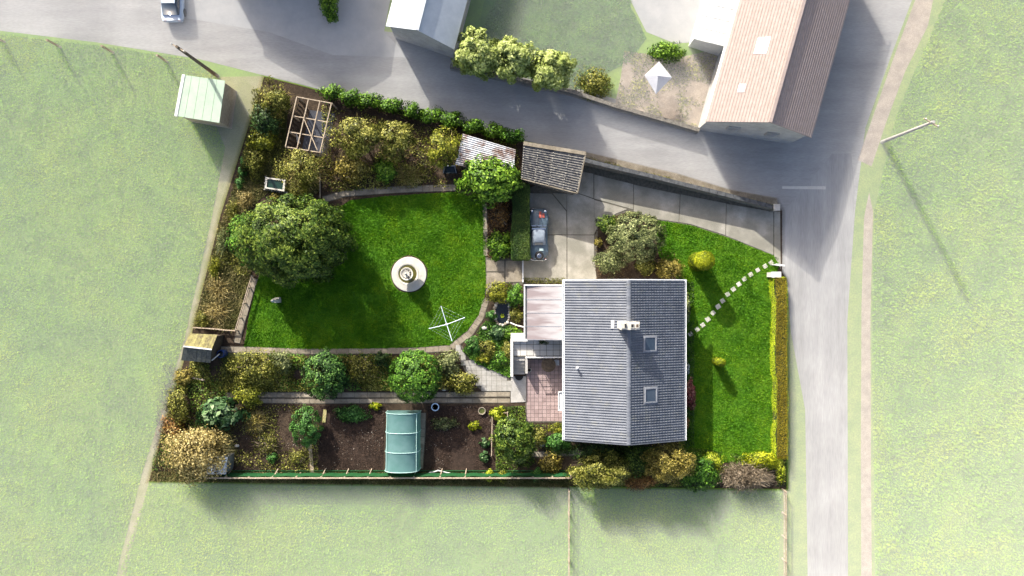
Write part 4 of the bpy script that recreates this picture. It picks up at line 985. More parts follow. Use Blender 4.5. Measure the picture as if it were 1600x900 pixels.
# rotary clothes dryer
cz = 1.75; x, y, _ = P(698, 507, cz); dr = empty('clothes_dryer', (x, y, 0), 'rotary clothes dryer with four open pale blue arms on the lawn', 'clothes dryer')
M['dryer'] = mat('dryer_tube', (.62, .70, .76), (.70, .78, .83), rough=.35, fine=.03)
MB().tube([(x, y, -.02), (x, y, cz + .1)], .028, n=8).build('post', M['metal'], dr)
MB().lathe([(.05, 0), (.1, .02), (.1, .12), (.05, .16)], (x, y, cz - .12), 12).build('hub', M['whitepaint'], dr)
tips = [P(689, 478, cz + .15), P(726.5, 496, cz + .15), P(706.5, 533, cz + .15), P(670, 513.5, cz + .15)]
for t in tips: MB().tube([(x, y, cz), t], .028, .022, n=6).build('arm', M['dryer'], dr)
b = MB()
for r in (.55, .78, 1.0):
    for i in range(4):
        a = lerp((x, y, cz), tips[i], r); c = lerp((x, y, cz), tips[(i + 1) % 4], r); b.tube([a, lerp(lerp(a, c, .5), (x, y, cz), .02), c], .0022, n=4)
b.build('line', M['dryer'], dr)

# statue on the lawn
x, y, _ = P(433, 469, .4); st = empty('garden_statue', (x, y, 0), 'weathered pale stone garden statue on a plinth at the left of the lawn', 'statue')
MB().box((x, y, .25), (.42, .42, .5), .1, .9).build('plinth', M['whitestone'], st)
b = MB(); b.lathe([(.19, .5), (.21, .6), (.17, .8), (.15, 1.0), (.19, 1.12), (.17, 1.25), (.07, 1.32), (.065, 1.36)], (x, y, 0), 16, 1.0, .75)
b.tube([(x - .16, y, 1.2), (x - .28, y - .05, 1.0), (x - .14, y - .16, .88)], .055, .04, 6); b.tube([(x + .16, y, 1.2), (x + .26, y - .03, 1.0), (x + .1, y - .16, .9)], .055, .04, 6)
b.lathe([(.03, 1.34), (.09, 1.4), (.105, 1.48), (.09, 1.56), (0, 1.61)], (x, y, 0), 14); b.build('figure', M['whitestone'], st, smooth=True)

# pond with stone edge
PO = [(784, 470), (794, 470), (795, 490), (793, 502), (786, 507), (778, 504), (774, 494), (774, 482), (778, 474)]
x, y, _ = P(785, 490); pond = empty('pond', (x, y, 0), 'small dark teardrop garden pond edged with pale stones', 'pond')
MB().add([(*p, .05) for p in W2(PO)], [tuple(range(len(PO)))[::-1]]).build('water', M['water'], pond)
rr = rng_(21); L = smooth_line(PO + [PO[0]], 26)
for i, p in enumerate(L[:-1]):
    q = (785 + (p[0] - 785) * 1.13, 489 + (p[1] - 489) * 1.08); w_ = P(*q); s = rr.uniform(.16, .28)
    MB().lathe([(s * .55, -.02), (s * .6, .06), (s * .4, .11), (0, .13)], (w_[0], w_[1], .03), 7, rr.uniform(.8, 1.2), rr.uniform(.7, 1.1)).build('stone', M['whitestone'] if rr.uniform() < .6 else M['pathstone'], pond)
w_ = P(785, 493.5); V, F = leaf_quads(np.array([[w_[0] + .1 * math.cos(k), w_[1] + .1 * math.sin(k), .075] for k in range(6)]), np.tile([0, 0, 1.0], (6, 1)), .2, rr, .6); mk('lily_leaves', V, F, M['leaf_lime'], pond, tone=[.4] * 24)
for (a, b_, s, lb) in ((757, 512, .2, 'pale boulder in the rockery left of the pond'),):
    w_ = P(a, b_); tag(MB().lathe([(s * .9, -.02), (s, .1), (s * .7, .2), (0, .24)], (w_[0], w_[1], 0), 8, 1.3, .9).build('boulder', M['whitestone'], None, w_), lb, 'boulder')
p = [P(797, 504, .5), P(806, 508, .55), P(818, 511, .6)]; tag(MB().tube(p, .05, n=6).build('drainpipe', M['whitepaint'], None, p[0]), 'white overflow pipe running from the conservatory wall towards the pond', 'pipe')

# pots and odds and ends
x, y, _ = P(680, 636, .5); t = empty('barrel', (x, y, 0), 'blue barrel with a pale rim beside the round camellia tree', 'barrel')
MB().lathe([(.25, 0), (.29, .25), (.28, .5)], (x, y, 0), 20).build('body', M['bluepl'], t)
MB().lathe([(.27, .5), (.31, .5), (.31, .54), (.235, .54), (.235, .5)], (x, y, 0), 24).build('rim', mat('pale_blue_rim', (.45, .6, .75), (.5, .66, .8), rough=.4, fine=.02), t); MB().lathe([(0, .44), (.24, .44), (0, .445)], (x, y, 0), 16).build('water', M['water'], t)
x, y, _ = P(753, 642, .2); t = empty('flower_pot', (x, y, .03), 'shallow round stone pot on the vegetable plot', 'plant pot')
MB().lathe([(.26, 0), (.3, .18), (.3, .2), (.24, .2), (.22, .12), (0, .12)], (x, y, .03), 18).build('pot', M['pathstone'], t); MB().lathe([(0, .14), (.23, .14), (0, .15)], (x, y, .03), 14).build('soil', M['rough_grass'], t)
p = [P(670 + 39 * k / 8, 735.0 + 4.5 * math.sin(math.pi * (.15 + .85 * (1 - abs(k / 8 - .4)))) , .12) for k in range(9)]
tag(MB().tube(p, .06, .035, 7).build('curved_pipe', M['whitepaint'], None, p[0]), 'white curved plastic pipe lying along the netting fence', 'pipe')
x, y, _ = P(642, 733, .2); t = empty('bucket', (x, y, .02), 'small blue bucket at the foot of the tunnel', 'bucket')
MB().lathe([(.11, 0), (.16, .3), (.14, .3), (.1, .03), (0, .03)], (x, y, .02), 14).build('body', M['bluepl'], t); MB().tube([(x - .15, y, .31), (x, y, .46), (x + .15, y, .31)], .01, n=5).build('handle', M['metal'], t)
for (a, b_, lb) in ((694, 608, 'small pale stone lying on the kerb by the camellia'), (371, 696, 'small pale stone on the brown border under the brown grass')):
    w_ = P(a, b_); tag(MB().lathe([(.12, -.01), (.16, .08), (.08, .16), (0, .18)], (w_[0], w_[1], .05), 7, 1.3, .8).build('stone', M['whitestone'], None, w_), lb, 'stone')
p, q = P(300, 590, .25), P(320, 594, .25); tag(MB().beam(p, q, .12, .05).build('plank', M['wood'], None, p), 'grey plank lying among the shrubs below the mossy hut', 'plank')
p, q = P(500, 272, .12), P(500, 309, .12); tag(MB().beam(p, q, .07, .14).build('edging_board', M['wood'], None, p), 'thin pale edging board beside the orchard path', 'board')
p, q = P(487, 690, .08), P(508, 735, .08)
for i, (a, b_, c, d, lb) in enumerate(((484, 694, 488, 738, 'grey plank path board left of the dug bed'), (508, 640, 506, 660, 'ochre plank at the top corner of the dug bed'))):
    tag(MB().beam(P(a, b_, .08), P(c, d, .08), .26, .04).build('plank', M['wood'] if i == 0 else M['drygrass'], None, P(a, b_)), lb, 'plank')
# thin plot frame right of the beds
fr = empty('plant_frame', (*P(781, 690)[:2], 0), 'thin timber frame of posts and rails right of the vegetable plot', 'frame')
for (a, b_, c, d, z) in ((769, 645, 768, 712, .55), (769, 645, 793, 645, .55), (793, 645, 793, 668, .55)):
    MB().beam(P(a, b_, z), P(c, d, z), .06, .06).build('rail', M['wood'], fr)
for a, b_ in ((769, 645), (768, 712), (793, 645), (793, 668), (768.6, 680)): p = P(a, b_, .6); MB().beam((p[0], p[1], 0), p, .06, .06, (1, 0, 0)).build('post', M['wood'], fr)
# net fence along the bottom
nf = empty('netting_fence', (*P(600, 741)[:2], 0), 'low garden fence of green windbreak netting with timber posts and rails', 'fence')
fx = [330, 362, 398, 434, 470, 508, 544, 580, 614, 650, 690, 728, 766, 800, 832, 862, 890]
for i, a in enumerate(fx):
    p = P(a, 739, 0); MB().beam((p[0], p[1], -.05), (p[0], p[1], 1.45), .09, .09, (1, 0, 0)).build('post', M['wood'], nf)
    if i in (1, 3, 5, 6, 7, 8, 9, 10, 11): MB().beam((p[0] + .05, p[1] + .35, .05), (p[0] - .02, p[1] + .02, .8), .06, .05).build('stay', M['wood'], nf)
for i in range(len(fx) - 1):
    a, b_ = P(fx[i], 739, 0), P(fx[i + 1], 739, 0)
    MB().beam((a[0], a[1] - .06, 1.42), (b_[0], b_[1] - .06, 1.40), .10, .07).build('rail', M['wood'], nf)
    V = []; F = []; n = 6
    for k in range(n + 1):
        for z, bow in ((.05, .02), (.45, .09), (.9, .07), (1.36, .05)): t = k / n; V.append((a[0] + (b_[0] - a[0]) * t, a[1] + bow + .025 * math.sin(9 * t + i), z))
    for k in range(n):
        for q in range(3): F.append((4 * k + q, 4 * k + 4 + q, 4 * k + 5 + q, 4 * k + 1 + q))
    mk('netting', V, F, M['net'], nf)
    c0, c1 = P(fx[i], 735.5, .06), P(fx[i + 1], 735.5, .06); MB().beam(c0, c1, .05, .12).build('kickboard', M['net'], nf)
# rail fence of the left enclosure
ef = empty('rail_fence', (*P(370, 490)[:2], 0), 'low timber rail fence round the dry grass enclosure', 'fence')
pts = [(302, 512), (318, 513), (334, 514), (350, 516), (367, 517), (373, 497), (380, 474), (387, 450), (393, 431)]
for i, (a, b_) in enumerate(pts):
    p = P(a, b_, .75); MB().beam((p[0], p[1], -.05), (p[0], p[1], .8), .08, .08, (1, 0, 0)).build('post', M['wood'], ef)
    if i:
        for z in (.72, .35): MB().beam(P(*pts[i - 1], .75)[:2] + (z,), p[:2] + (z,), .05, .10).build('rail', M['wood'], ef)

M['coping'] = mat('dark_coping', (.045, .048, .052), (.095, .10, .105), (.17, .165, .15), scale=4, rough=.95, bump=.5, fine=.3)
sheet('lane_edge', [(905, 235), (1062, 272), (1140, 296), (1214, 309), (1216, 324), (1060, 288), (905, 250)], .018, 'pathstone')
# boundary wall along the lane, gate and posts
wl = empty('boundary_wall', (*P(1060, 280)[:2], 0), 'old rendered boundary wall between the driveway and the lane', 'wall')
WP = [(914, 250), (960, 261), (1010, 272.5), (1060, 285), (1110, 297), (1160, 309.5), (1212, 323)]
for i in range(6):
    z0, z1 = 1.5 - .05 * i, 1.5 - .05 * (i + 1); a, b_ = P(*WP[i], 1.6), P(*WP[i + 1], 1.6); d = Vector((b_[0] - a[0], b_[1] - a[1], 0)).normalized(); n_ = Vector((-d.y, d.x, 0)) * .13
    b = MB(); V = [(Vector(q) + s * n_) for q in (a, b_) for s in (-1, 1)]
    b.add([(v.x, v.y, 0) for v in V] + [(v.x, v.y, (z0 if k < 2 else z1) - .001) for k, v in enumerate(V)], [(0, 1, 3, 2), (4, 6, 7, 5), (0, 4, 5, 1), (2, 3, 7, 6), (0, 2, 6, 4), (1, 5, 7, 3)]); b.build('wall_section', M['stonewall'], wl)
    for k in range(4):
        p = lerp((a[0], a[1], z0), (b_[0], b_[1], z1), k / 4); q = lerp((a[0], a[1], z0), (b_[0], b_[1], z1), (k + .96) / 4)
        MB().beam((p[0], p[1], p[2] + .04), (q[0], q[1], q[2] + .04), .30, .09).build('coping_stone', M['coping'], wl)
x, y, _ = P(1214, 324, 1.4); t = empty('gate_pillar', (x, y, 0), 'square dark stone gate pillar at the end of the boundary wall', 'pillar')
MB().box((x, y, .7), (.42, .42, 1.4)).build('shaft', M['stonewall'], t); MB().box((x, y, 1.44), (.52, .52, .10), 0, .85).build('cap', M['greywall'], t)
x, y, _ = P(1213, 429, 1.2); 
for i, (dx_, lb) in enumerate(((-.3, 'white gate pillar on the hedge side of the little gate'),)):
    t = empty('gate_pillar', (x, y, 0), lb, 'pillar'); MB().box((x, y, .55), (.72, .36, 1.1)).build('shaft', M['render_wall'], t); MB().box((x - .17, y, 1.14), (.36, .44, .08)).build('cap', M['whitepaint'], t); MB().box((x + .2, y, 1.14), (.36, .44, .08)).build('cap', M['whitepaint'], t)
a, b_ = P(1212, 413, .95), P(1226, 415, .95); t = empty('gate', ((a[0] + b_[0]) / 2, a[1], 0), 'small white pedestrian gate standing open at the lawn corner', 'gate')
for z in (.12, .5, .92): MB().beam(a[:2] + (z,), b_[:2] + (z,), .06, .05).build('rail', M['whitepaint'], t)
for k in range(5): p = lerp(a, b_, (k + .5) / 5); MB().box((p[0], p[1], .52), (.07, .03, .95)).build('picket', M['whitepaint'], t)
MB().beam(lerp(a, b_, .0)[:2] + (.98,), lerp(a, b_, 1.0)[:2] + (.98,), .13, .05).build('top_rail', M['whitepaint'], t)
# low post left of drive, white rail
a, b_ = P(817, 406, .5), P(817, 441, .5); t = empty('low_wall', (*a[:2], 0), 'thin white kerb wall between the drive and the garden walk', 'wall'); MB().prism([(a[0] - .05, b_[1]), (a[0] + .05, b_[1]), (a[0] + .05, a[1]), (a[0] - .05, a[1])], 0, .5).build('wall', M['whitepaint'], t)

# ------------------------------------------------------------ the old roadster
M['carblue'] = mat('faded_car_paint', (.075, .115, .15), (.115, .165, .20), (.16, .20, .225), scale=2.2, rough=.42, spec=.5, fine=.12, big=.4, bigscale=1.5, bigcol=(.05, .06, .075))
M['softtop'] = mat('soft_top', (.17, .20, .24), (.25, .29, .335), scale=2, rough=.6, spec=.3, fine=.08, bump=.2, bscale=8)
M['primer'] = mat('red_primer', (.30, .055, .04), (.40, .10, .07), scale=6, rough=.7, fine=.2)
M['chrome'] = mat('chrome', (.6, .62, .65), (.7, .72, .74), rough=.18, metal=1.0, fine=.02)
xc, yc, _ = P(841.5, 367, .5); car = empty('roadster', (xc, yc, 0), 'old blue-grey two-seat roadster with grey soft top and rear spare wheel', 'car')
def loft(st, prof, n):
    V = []; F = []
    for s in st:
        for p in prof(s): V.append((xc + p[0], yc + s[0], p[1]))
    for i in range(len(st) - 1):
        for k in range(n - 1): F.append((i * n + k, (i + 1) * n + k, (i + 1) * n + k + 1, i * n + k + 1))
    F += [tuple(range(n))[::-1], tuple((len(st) - 1) * n + k for k in range(n))][::-1]
    return V, F
# stations from the nose (+y) to the tail: y, half width, bottom, shoulder height, crown height, centre half width
ST = [(1.98, .42, .38, .52, .60, .2), (1.90, .60, .30, .60, .70, .28), (1.6, .70, .24, .68, .80, .32), (1.1, .72, .22, .72, .86, .34), (.62, .70, .22, .76, .90, .36), (.3, .70, .22, .78, .90, .4), (-.4, .71, .22, .78, .88, .42), (-1.0, .72, .24, .76, .86, .42), (-1.45, .68, .28, .68, .78, .38), (-1.8, .58, .34, .58, .66, .3), (-1.92, .46, .40, .50, .56, .22)]
def bp(s):
    y, w_, z0, zs, zc, wc = s
    return [(-w_ * .9, z0), (-w_, (z0 + zs) / 2), (-w_ * .97, zs - .05), (-w_ * .86, zs), (-wc, zc - .02), (0, zc), (wc, zc - .02), (w_ * .86, zs), (w_ * .97, zs - .05), (w_, (z0 + zs) / 2), (w_ * .9, z0)]
V, F = loft(ST, bp, 11); o = mk('body', V, F, M['carblue'], car, smooth=True)
sm = o.modifiers.new('smooth', 'SUBSURF'); sm.levels = 1; sm.render_levels = 2
# fenders and wheels
for sx_ in (-1, 1):
    for yy in (1.22, -1.15):
        b = MB(); pr = []
        for k in range(9):
            a = math.pi * k / 8; pr.append((yy + .46 * math.cos(a), .30 + .44 * math.sin(a)))
        V = []; F = []
        for (u, z) in pr:
            for dx_, dz in ((.50, -.06), (.60, 0), (.72, -.02), (.76, -.10)): V.append((xc + sx_ * dx_, yc + u, max(.18, z + dz)))
        for k in range(8):
            for q in range(3): F.append((4 * k + q, 4 * k + q + 1, 4 * k + 5 + q, 4 * k + 4 + q))
        mk('fender', V, F, M['carblue'], car, smooth=True)
        b = MB(); b.tube([(xc + sx_ * .52, yc + yy, .30), (xc + sx_ * .70, yc + yy, .30)], .30, n=20); wh = b.build('wheel', M['black'], car)
        MB().tube([(xc + sx_ * .69, yc + yy, .30), (xc + sx_ * .715, yc + yy, .30)], .18, n=16).build('rim', M['metal'], wh)
# bonnet primer patches, louvred panel, bonnet seam
b = MB(); b.slab((xc + .02, yc + 1.28, .880), (xc + .2, yc + 1.28, .874), (xc + .22, yc + 1.78, .795), (xc + .04, yc + 1.78, .80), .03); b.build('bonnet_patch', M['primer'], car)
b = MB(); b.slab((xc + .27, yc + 1.32, .865), (xc + .46, yc + 1.30, .82), (xc + .45, yc + 1.62, .795), (xc + .28, yc + 1.66, .83), .03); b.build('bonnet_patch', M['primer'], car)
MB().beam((xc, yc + .75, .905), (xc, yc + 1.9, .725), .035, .02).build('bonnet_trim', M['darkmetal'], car)
# windscreen, cockpit
b = MB(); b.slab((xc - .56, yc + .66, .90), (xc + .56, yc + .66, .90), (xc + .50, yc + .42, 1.20), (xc - .50, yc + .42, 1.20), .015); b.build('windscreen', M['glass'], car)
b = MB(); b.beam((xc - .58, yc + .67, .90), (xc + .58, yc + .67, .90), .05, .05); b.beam((xc - .52, yc + .42, 1.21), (xc + .52, yc + .42, 1.21), .09, .05); b.beam((xc - .58, yc + .67, .90), (xc - .51, yc + .42, 1.21), .05, .05); b.beam((xc + .58, yc + .67, .90), (xc + .51, yc + .42, 1.21), .05, .05); b.build('windscreen_frame', M['chrome'], car)
for k in (-.2, .25): MB().beam((xc + k, yc + .70, .915), (xc + k + .22, yc + .55, 1.07), .025, .02).build('wiper', M['black'], car)
TP = [(.42, .50, .84, 1.22, .42), (.15, .52, .84, 1.27, .44), (-.3, .50, .84, 1.25, .42), (-.62, .47, .84, 1.14, .38), (-.82, .45, .82, .95, .34)]
def tp(s): y, w_, z0, zc, wc = s; return [(-w_ - .06, z0), (-w_, (z0 + zc) / 2 + .06), (-wc, zc - .03), (0, zc), (wc, zc - .03), (w_, (z0 + zc) / 2 + .06), (w_ + .06, z0)]
V, F = loft(TP, tp, 7); o = mk('soft_top', V, F, M['softtop'], car, smooth=True); m_ = o.modifiers.new('smooth', 'SUBSURF'); m_.render_levels = 2
for sx_ in (-1, 1): MB().slab((xc + sx_ * .535, yc - .32, 1.08), (xc + sx_ * .555, yc - .32, .90), (xc + sx_ * .565, yc + .3, .90), (xc + sx_ * .54, yc + .3, 1.10), .01).build('side_window', M['glass'], car)
MB().slab((xc - .3, yc - .80, 1.0), (xc + .3, yc - .80, 1.0), (xc + .32, yc - .64, 1.14), (xc - .32, yc - .64, 1.14), .012).build('rear_window', M['glass'], car)
# spare wheel on the tail, box of pale glass, lamps, bumpers
sx_, sy_ = xc + .04, yc - 1.62
b = MB(); b.lathe([(.17, .03), (.28, .0), (.34, .04), (.34, .12), (.28, .17), (.19, .15), (.17, .1)], (sx_, sy_, .72), 28); sw = b.build('spare_wheel', M['black'], car, smooth=True)
MB().lathe([(0, .0), (.17, .02), (.17, .10), (.10, .12), (.06, .17), (0, .17)], (sx_, sy_, .72), 20).build('rim', M['chrome'], sw)
MB().slab((xc + .05, yc - 1.25, .845), (xc + .36, yc - 1.25, .82), (xc + .36, yc - 1.05, .85), (xc + .05, yc - 1.05, .875), .02).build('boot_plate', mat('pale_mint', (.42, .55, .53), (.5, .62, .6), rough=.3, fine=.05), car)
for s_ in (-1, 1):
    MB().lathe([(.02, -.06), (.10, 0), (.1, .02), (.0, .05)], (xc + s_ * .52, yc + 1.8, .62), 14).build('headlight', M['chrome'], car)
    MB().box((xc + s_ * .5, yc - 1.86, .58), (.1, .05, .08)).build('tail_light', M['primer'], car)
MB().tube([(xc - .66, yc + 1.94, .40), (xc - .4, yc + 2.05, .40), (xc + .4, yc + 2.05, .40), (xc + .66, yc + 1.94, .40)], .035, n=8).build('bumper', M['chrome'], car)
MB().tube([(xc - .6, yc - 1.9, .42), (xc - .35, yc - 1.98, .42), (xc + .35, yc - 1.98, .42), (xc + .6, yc - 1.9, .42)], .035, n=8).build('bumper', M['chrome'], car)
MB().tube([(xc + .62, yc + .72, .80), (xc + .78, yc + .70, .92)], .015, n=5).build('mirror_arm', M['chrome'], car)
# ------------------------------------------------------------ trees, shrubs and plants of the garden
T_, SH, BU = 'tree', 'shrub', 'bush'
# top left corner and orchard
plant('shrub', SH, 'pale olive twiggy shrub in the top left corner of the plot', 424, 150, 32, 30, 2.6, 'olive', 1500, .12, twigs=500, twigpal='straw', clumps=22, csize=.3)
plant('shrub', SH, 'dark green shrub below the twiggy one in the top left corner', 412, 186, 26, 26, 2.0, 'darkgreen', 1500, .12, twigs=150)
plant('bush', BU, 'bright yellow-green bush at the left edge beside the timber cage', 407, 216, 22, 18, 1.7, 'yellow', 1500, .11)
plant('bush', BU, 'smaller ochre bush at the left edge, south of the yellow-green one', 396, 246, 17, 24, 1.4, 'olive', 1100, .1)
plant('fruit_tree', T_, 'wispy yellow-green fruit tree just below the timber cage', 468, 262, 42, 36, 3.0, 'olive', 1900, .11, twigs=700, twigpal='straw', csize=.26, clumps=34, low=-.2, group='fruit trees of the orchard')
plant('fruit_tree', T_, 'wide olive-yellow fruit tree right of the timber cage', 556, 208, 46, 34, 3.4, 'olive', 3000, .12, twigs=500, twigpal='straw', csize=.24, clumps=40, low=-.2, group='fruit trees of the orchard')
plant('fruit_tree', T_, 'olive-yellow fruit tree in the middle of the orchard against the wide one', 612, 214, 38, 32, 3.2, 'olive', 2400, .12, twigs=400, twigpal='straw', csize=.24, clumps=34, low=-.2, group='fruit trees of the orchard')
plant('fruit_tree', T_, 'golden fruit tree beside the corrugated iron shed', 692, 229, 34, 30, 3.2, 'yellow', 2300, .11, twigs=350, twigpal='straw', csize=.24, clumps=32, low=-.2, group='fruit trees of the orchard')
plant('bush', BU, 'orange and yellow bush at the lower left of the orchard', 545, 260, 30, 26, 1.7, 'gold', 1800, .11, twigs=200)
plant('bush', BU, 'small fresh green bush between the orange bush and the twiggy one', 600, 266, 20, 18, 1.3, 'bright', 1000, .12)
wispy('bush', BU, 'grey-olive twiggy bush above the orchard path', 638, 272, 30, 22, 1.5, 'straw', 700, leaves=900, leafpal='olive')
wispy('bush', BU, 'grey green twigs trailing over the water trough corner', 467, 300, 24, 16, .9, 'olive', 500, leaves=500)
plant('flowering_plant', 'flowers', 'small orange flowering plant below the water trough', 428, 308, 9, 6, .45, 'gold', 260, .08, stem=False)
# hedge along the lane: broad ivy hedge
rr = rng_(77)
hx = [(518, 156), (548, 163), (578, 170), (610, 176), (642, 184), (674, 191), (706, 199), (738, 207), (770, 215), (798, 222)]
HL = ['leafy end of the ivy hedge next to the timber cage', 'second ivy clump of the lane hedge from the timber cage', 'third ivy clump of the lane hedge from the timber cage', 'fourth ivy clump of the lane hedge from the timber cage', 'fifth ivy clump of the lane hedge, above the orchard middle', 'fifth ivy clump of the lane hedge from the garage', 'fourth ivy clump of the lane hedge from the garage', 'third ivy clump of the lane hedge, above the iron shed', 'second ivy clump of the lane hedge from the garage', 'dark leafy end of the ivy hedge against the garage']
hd_ = empty('ivy_hedge', (*P(660, 180)[:2], 0), 'long bright green ivy hedge between the orchard and the lane', 'hedge')
V_ = []; F_ = []; T2 = []; nb = 0
for i, (a, b_) in enumerate(hx):
    c = P(a, b_ - 12, 1.2); n = 1300
    pts, nn, to = crown_points(rr, (c[0], c[1], .75), (.98, .62, .85), n, 22, .42, -.6)
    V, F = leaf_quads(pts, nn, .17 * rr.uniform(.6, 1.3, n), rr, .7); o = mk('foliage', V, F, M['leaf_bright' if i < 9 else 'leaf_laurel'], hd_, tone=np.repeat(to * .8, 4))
b = MB()
for i, (a, b_) in enumerate(hx): c = P(a, b_ - 8, .5); b.tube([(c[0], c[1], 0), (c[0] + .1, c[1], .5), (c[0] - .05, c[1] + .1, 1.1)], .07, .03, 6)
b.build('stems', M['bark'], hd_)
# the big laurel over the iron shed
plant('laurel_tree', T_, 'broad bright green laurel tree overhanging the iron shed', 765, 280, 50, 38, 3.6, 'bright', 5200, .19, csize=.22, clumps=70, aspect=.5, low=-.15, twigs=0)
# big conifer
plant('conifer_tree', T_, 'huge bushy dark green conifer at the left of the lawn', 453, 374, 91, 69, 7.4, 'conifer', 29000, .15, csize=.14, clumps=220, shell=.7, aspect=.45, low=-.35, zc=2.8, inner=.22)
plant('shrub', SH, 'bright green lower shrub growing out of the left flank of the huge conifer', 384, 376, 32, 42, 2.6, 'laurel', 3400, .13, csize=.24, clumps=40)
for (a, b_, rx, ry, h, pal, lb) in ((382, 312, 16, 18, 1.2, 'straw', 'straw-coloured tuft at the left edge above the conifer'), (362, 332, 14, 22, 1.1, 'olive', 'olive tuft on the left boundary beside the conifer'), (345, 378, 12, 26, 1.2, 'greygreen', 'grey-green bramble on the left boundary'),
                                    (334, 420, 10, 22, 1.0, 'yellow', 'yellowish bramble on the left boundary by the rail enclosure'), (340, 452, 26, 24, .9, 'straw', 'pale dead grass clump in the upper part of the rail enclosure'), (335, 486, 28, 24, .9, 'straw', 'pale dead grass clump in the lower part of the rail enclosure'),
                                    (316, 500, 14, 16, .9, 'olive', 'olive weeds by the fence corner above the hut')):
    wispy('grass_clump', 'plants', lb, a, b_, rx, ry, h, pal, 420, leaves=420, leaf=.09)
b = MB()
tb = empty('leaf_bank', (*P(378, 268)[:2], 0), 'strip of dark green netting hedge at the left plot edge below the ochre bush', 'hedge')
for (a, b_) in ((384, 252), (378, 270), (374, 286)):
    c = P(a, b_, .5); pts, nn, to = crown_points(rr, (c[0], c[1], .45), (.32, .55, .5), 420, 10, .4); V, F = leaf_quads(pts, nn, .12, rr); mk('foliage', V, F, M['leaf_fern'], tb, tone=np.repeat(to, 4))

# clipped dark hedge between the beds and the car
def clipped(name, poly, h, pal, toppal, label, n, leaf=.07, z=0, seed=5, parent=None):
    """clipped hedge: a leafy skin on every face of a block, with a woody core"""
    rng = rng_(seed); w2 = W2(poly, h * .7); c = np.mean(np.array(w2), axis=0)
    root = empty(name, (c[0], c[1], 0), label, 'hedge')
    core = [tuple(c + (np.array(p) - c) * np.array([.82, .97])) for p in w2]
    MB().prism(core, z, h - .12).build('branches', M['leafcore'], root)
    x, y = scatter_xy(w2, n, rng); zz = h + rng.normal(size=n) * .025 - .02 + .14 * (value_noise(x + 50, y + 50, 1.1, seed + 1) - .5)
    N = unit(rng.normal(size=(n, 3)) * .45 + np.array([0, 0, 1])); V, F = leaf_quads(np.stack([x, y, zz], 1), N, leaf * rng.uniform(.6, 1.4, n), rng)
    mk('top_foliage', V, F, M['leaf_' + toppal], root, tone=np.repeat(np.clip(.3 + .4 * value_noise(x + 50, y + 50, .9, seed) + rng.normal(size=n) * .16, 0, .97), 4))
    m = n; Vs = []; k = len(w2); per = [np.linalg.norm(np.array(w2[i]) - np.array(w2[(i + 1) % k])) for i in range(k)]
    pick = rng.choice(k, size=m, p=np.array(per) / sum(per)); t = rng.uniform(size=m); A = np.array(w2)[pick]; B = np.array(w2)[(pick + 1) % k]
    q = A + (B - A) * t[:, None]; d = unit(B - A); nn = np.stack([d[:, 1], -d[:, 0]], 1); sgn = np.sign(np.sum((q - c) * nn, axis=1))[:, None]; nn = nn * sgn
    q = q + nn * (rng.normal(size=(m, 1)) * .03 + .22 * (value_noise(q[:, 0] + 50, q[:, 1] + 50, .8, seed + 3) - .45)[:, None]); pts = np.concatenate([q, rng.uniform(z + .03, h, size=(m, 1))], 1)
    N = unit(np.concatenate([nn, np.full((m, 1), .9)], 1) + rng.normal(size=(m, 3)) * .4); V, F = leaf_quads(pts, N, leaf * rng.uniform(.6, 1.4, m), rng)
    mk('side_foliage', V, F, M['leaf_' + pal], root, tone=np.repeat(np.clip(rng.normal(.45, .2, m), 0, .97), 4))
    return root
M['leafcore'] = mat('hedge_core', (.015, .025, .008), (.03, .04, .015), scale=8, rough=.95, bump=.5)
PAL2 = {'hedgetop': ((.012, .04, .006), (.035, .075, .012), (.10, .15, .025)), 'brownhedge': ((.10, .075, .004), (.20, .155, .007), (.30, .25, .015)), 'limehedge': ((.16, .24, .006), (.36, .46, .012), (.55, .62, .03))}
for k, v in PAL2.items(): M['leaf_' + k] = leafmat('leaves_' + k, *v)
clipped('clipped_hedge', [(801, 287), (827, 288), (827, 405), (801, 405)], 1.5, 'hedgetop', 'hedgetop', 'tall clipped dark green hedge between the flower bed and the old car', 7000, .075)
clipped('clipped_hedge', [(1209, 433), (1227, 433), (1229, 716), (1212, 716)], 1.2, 'limehedge', 'brownhedge', 'long clipped brown-topped hedge with lime sides beside the road', 11000, .06, seed=9)
plant('leafy_shrub', SH, 'bright green leafy shrub between the lawn path and the clipped hedge', 780, 384, 21, 26, 1.0, 'bright', 1700, .14, clumps=26)
plant('leafy_shrub', SH, 'dark red-brown bare shrub under the laurel', 780, 336, 18, 26, .8, 'rust', 700, .1, twigs=300)
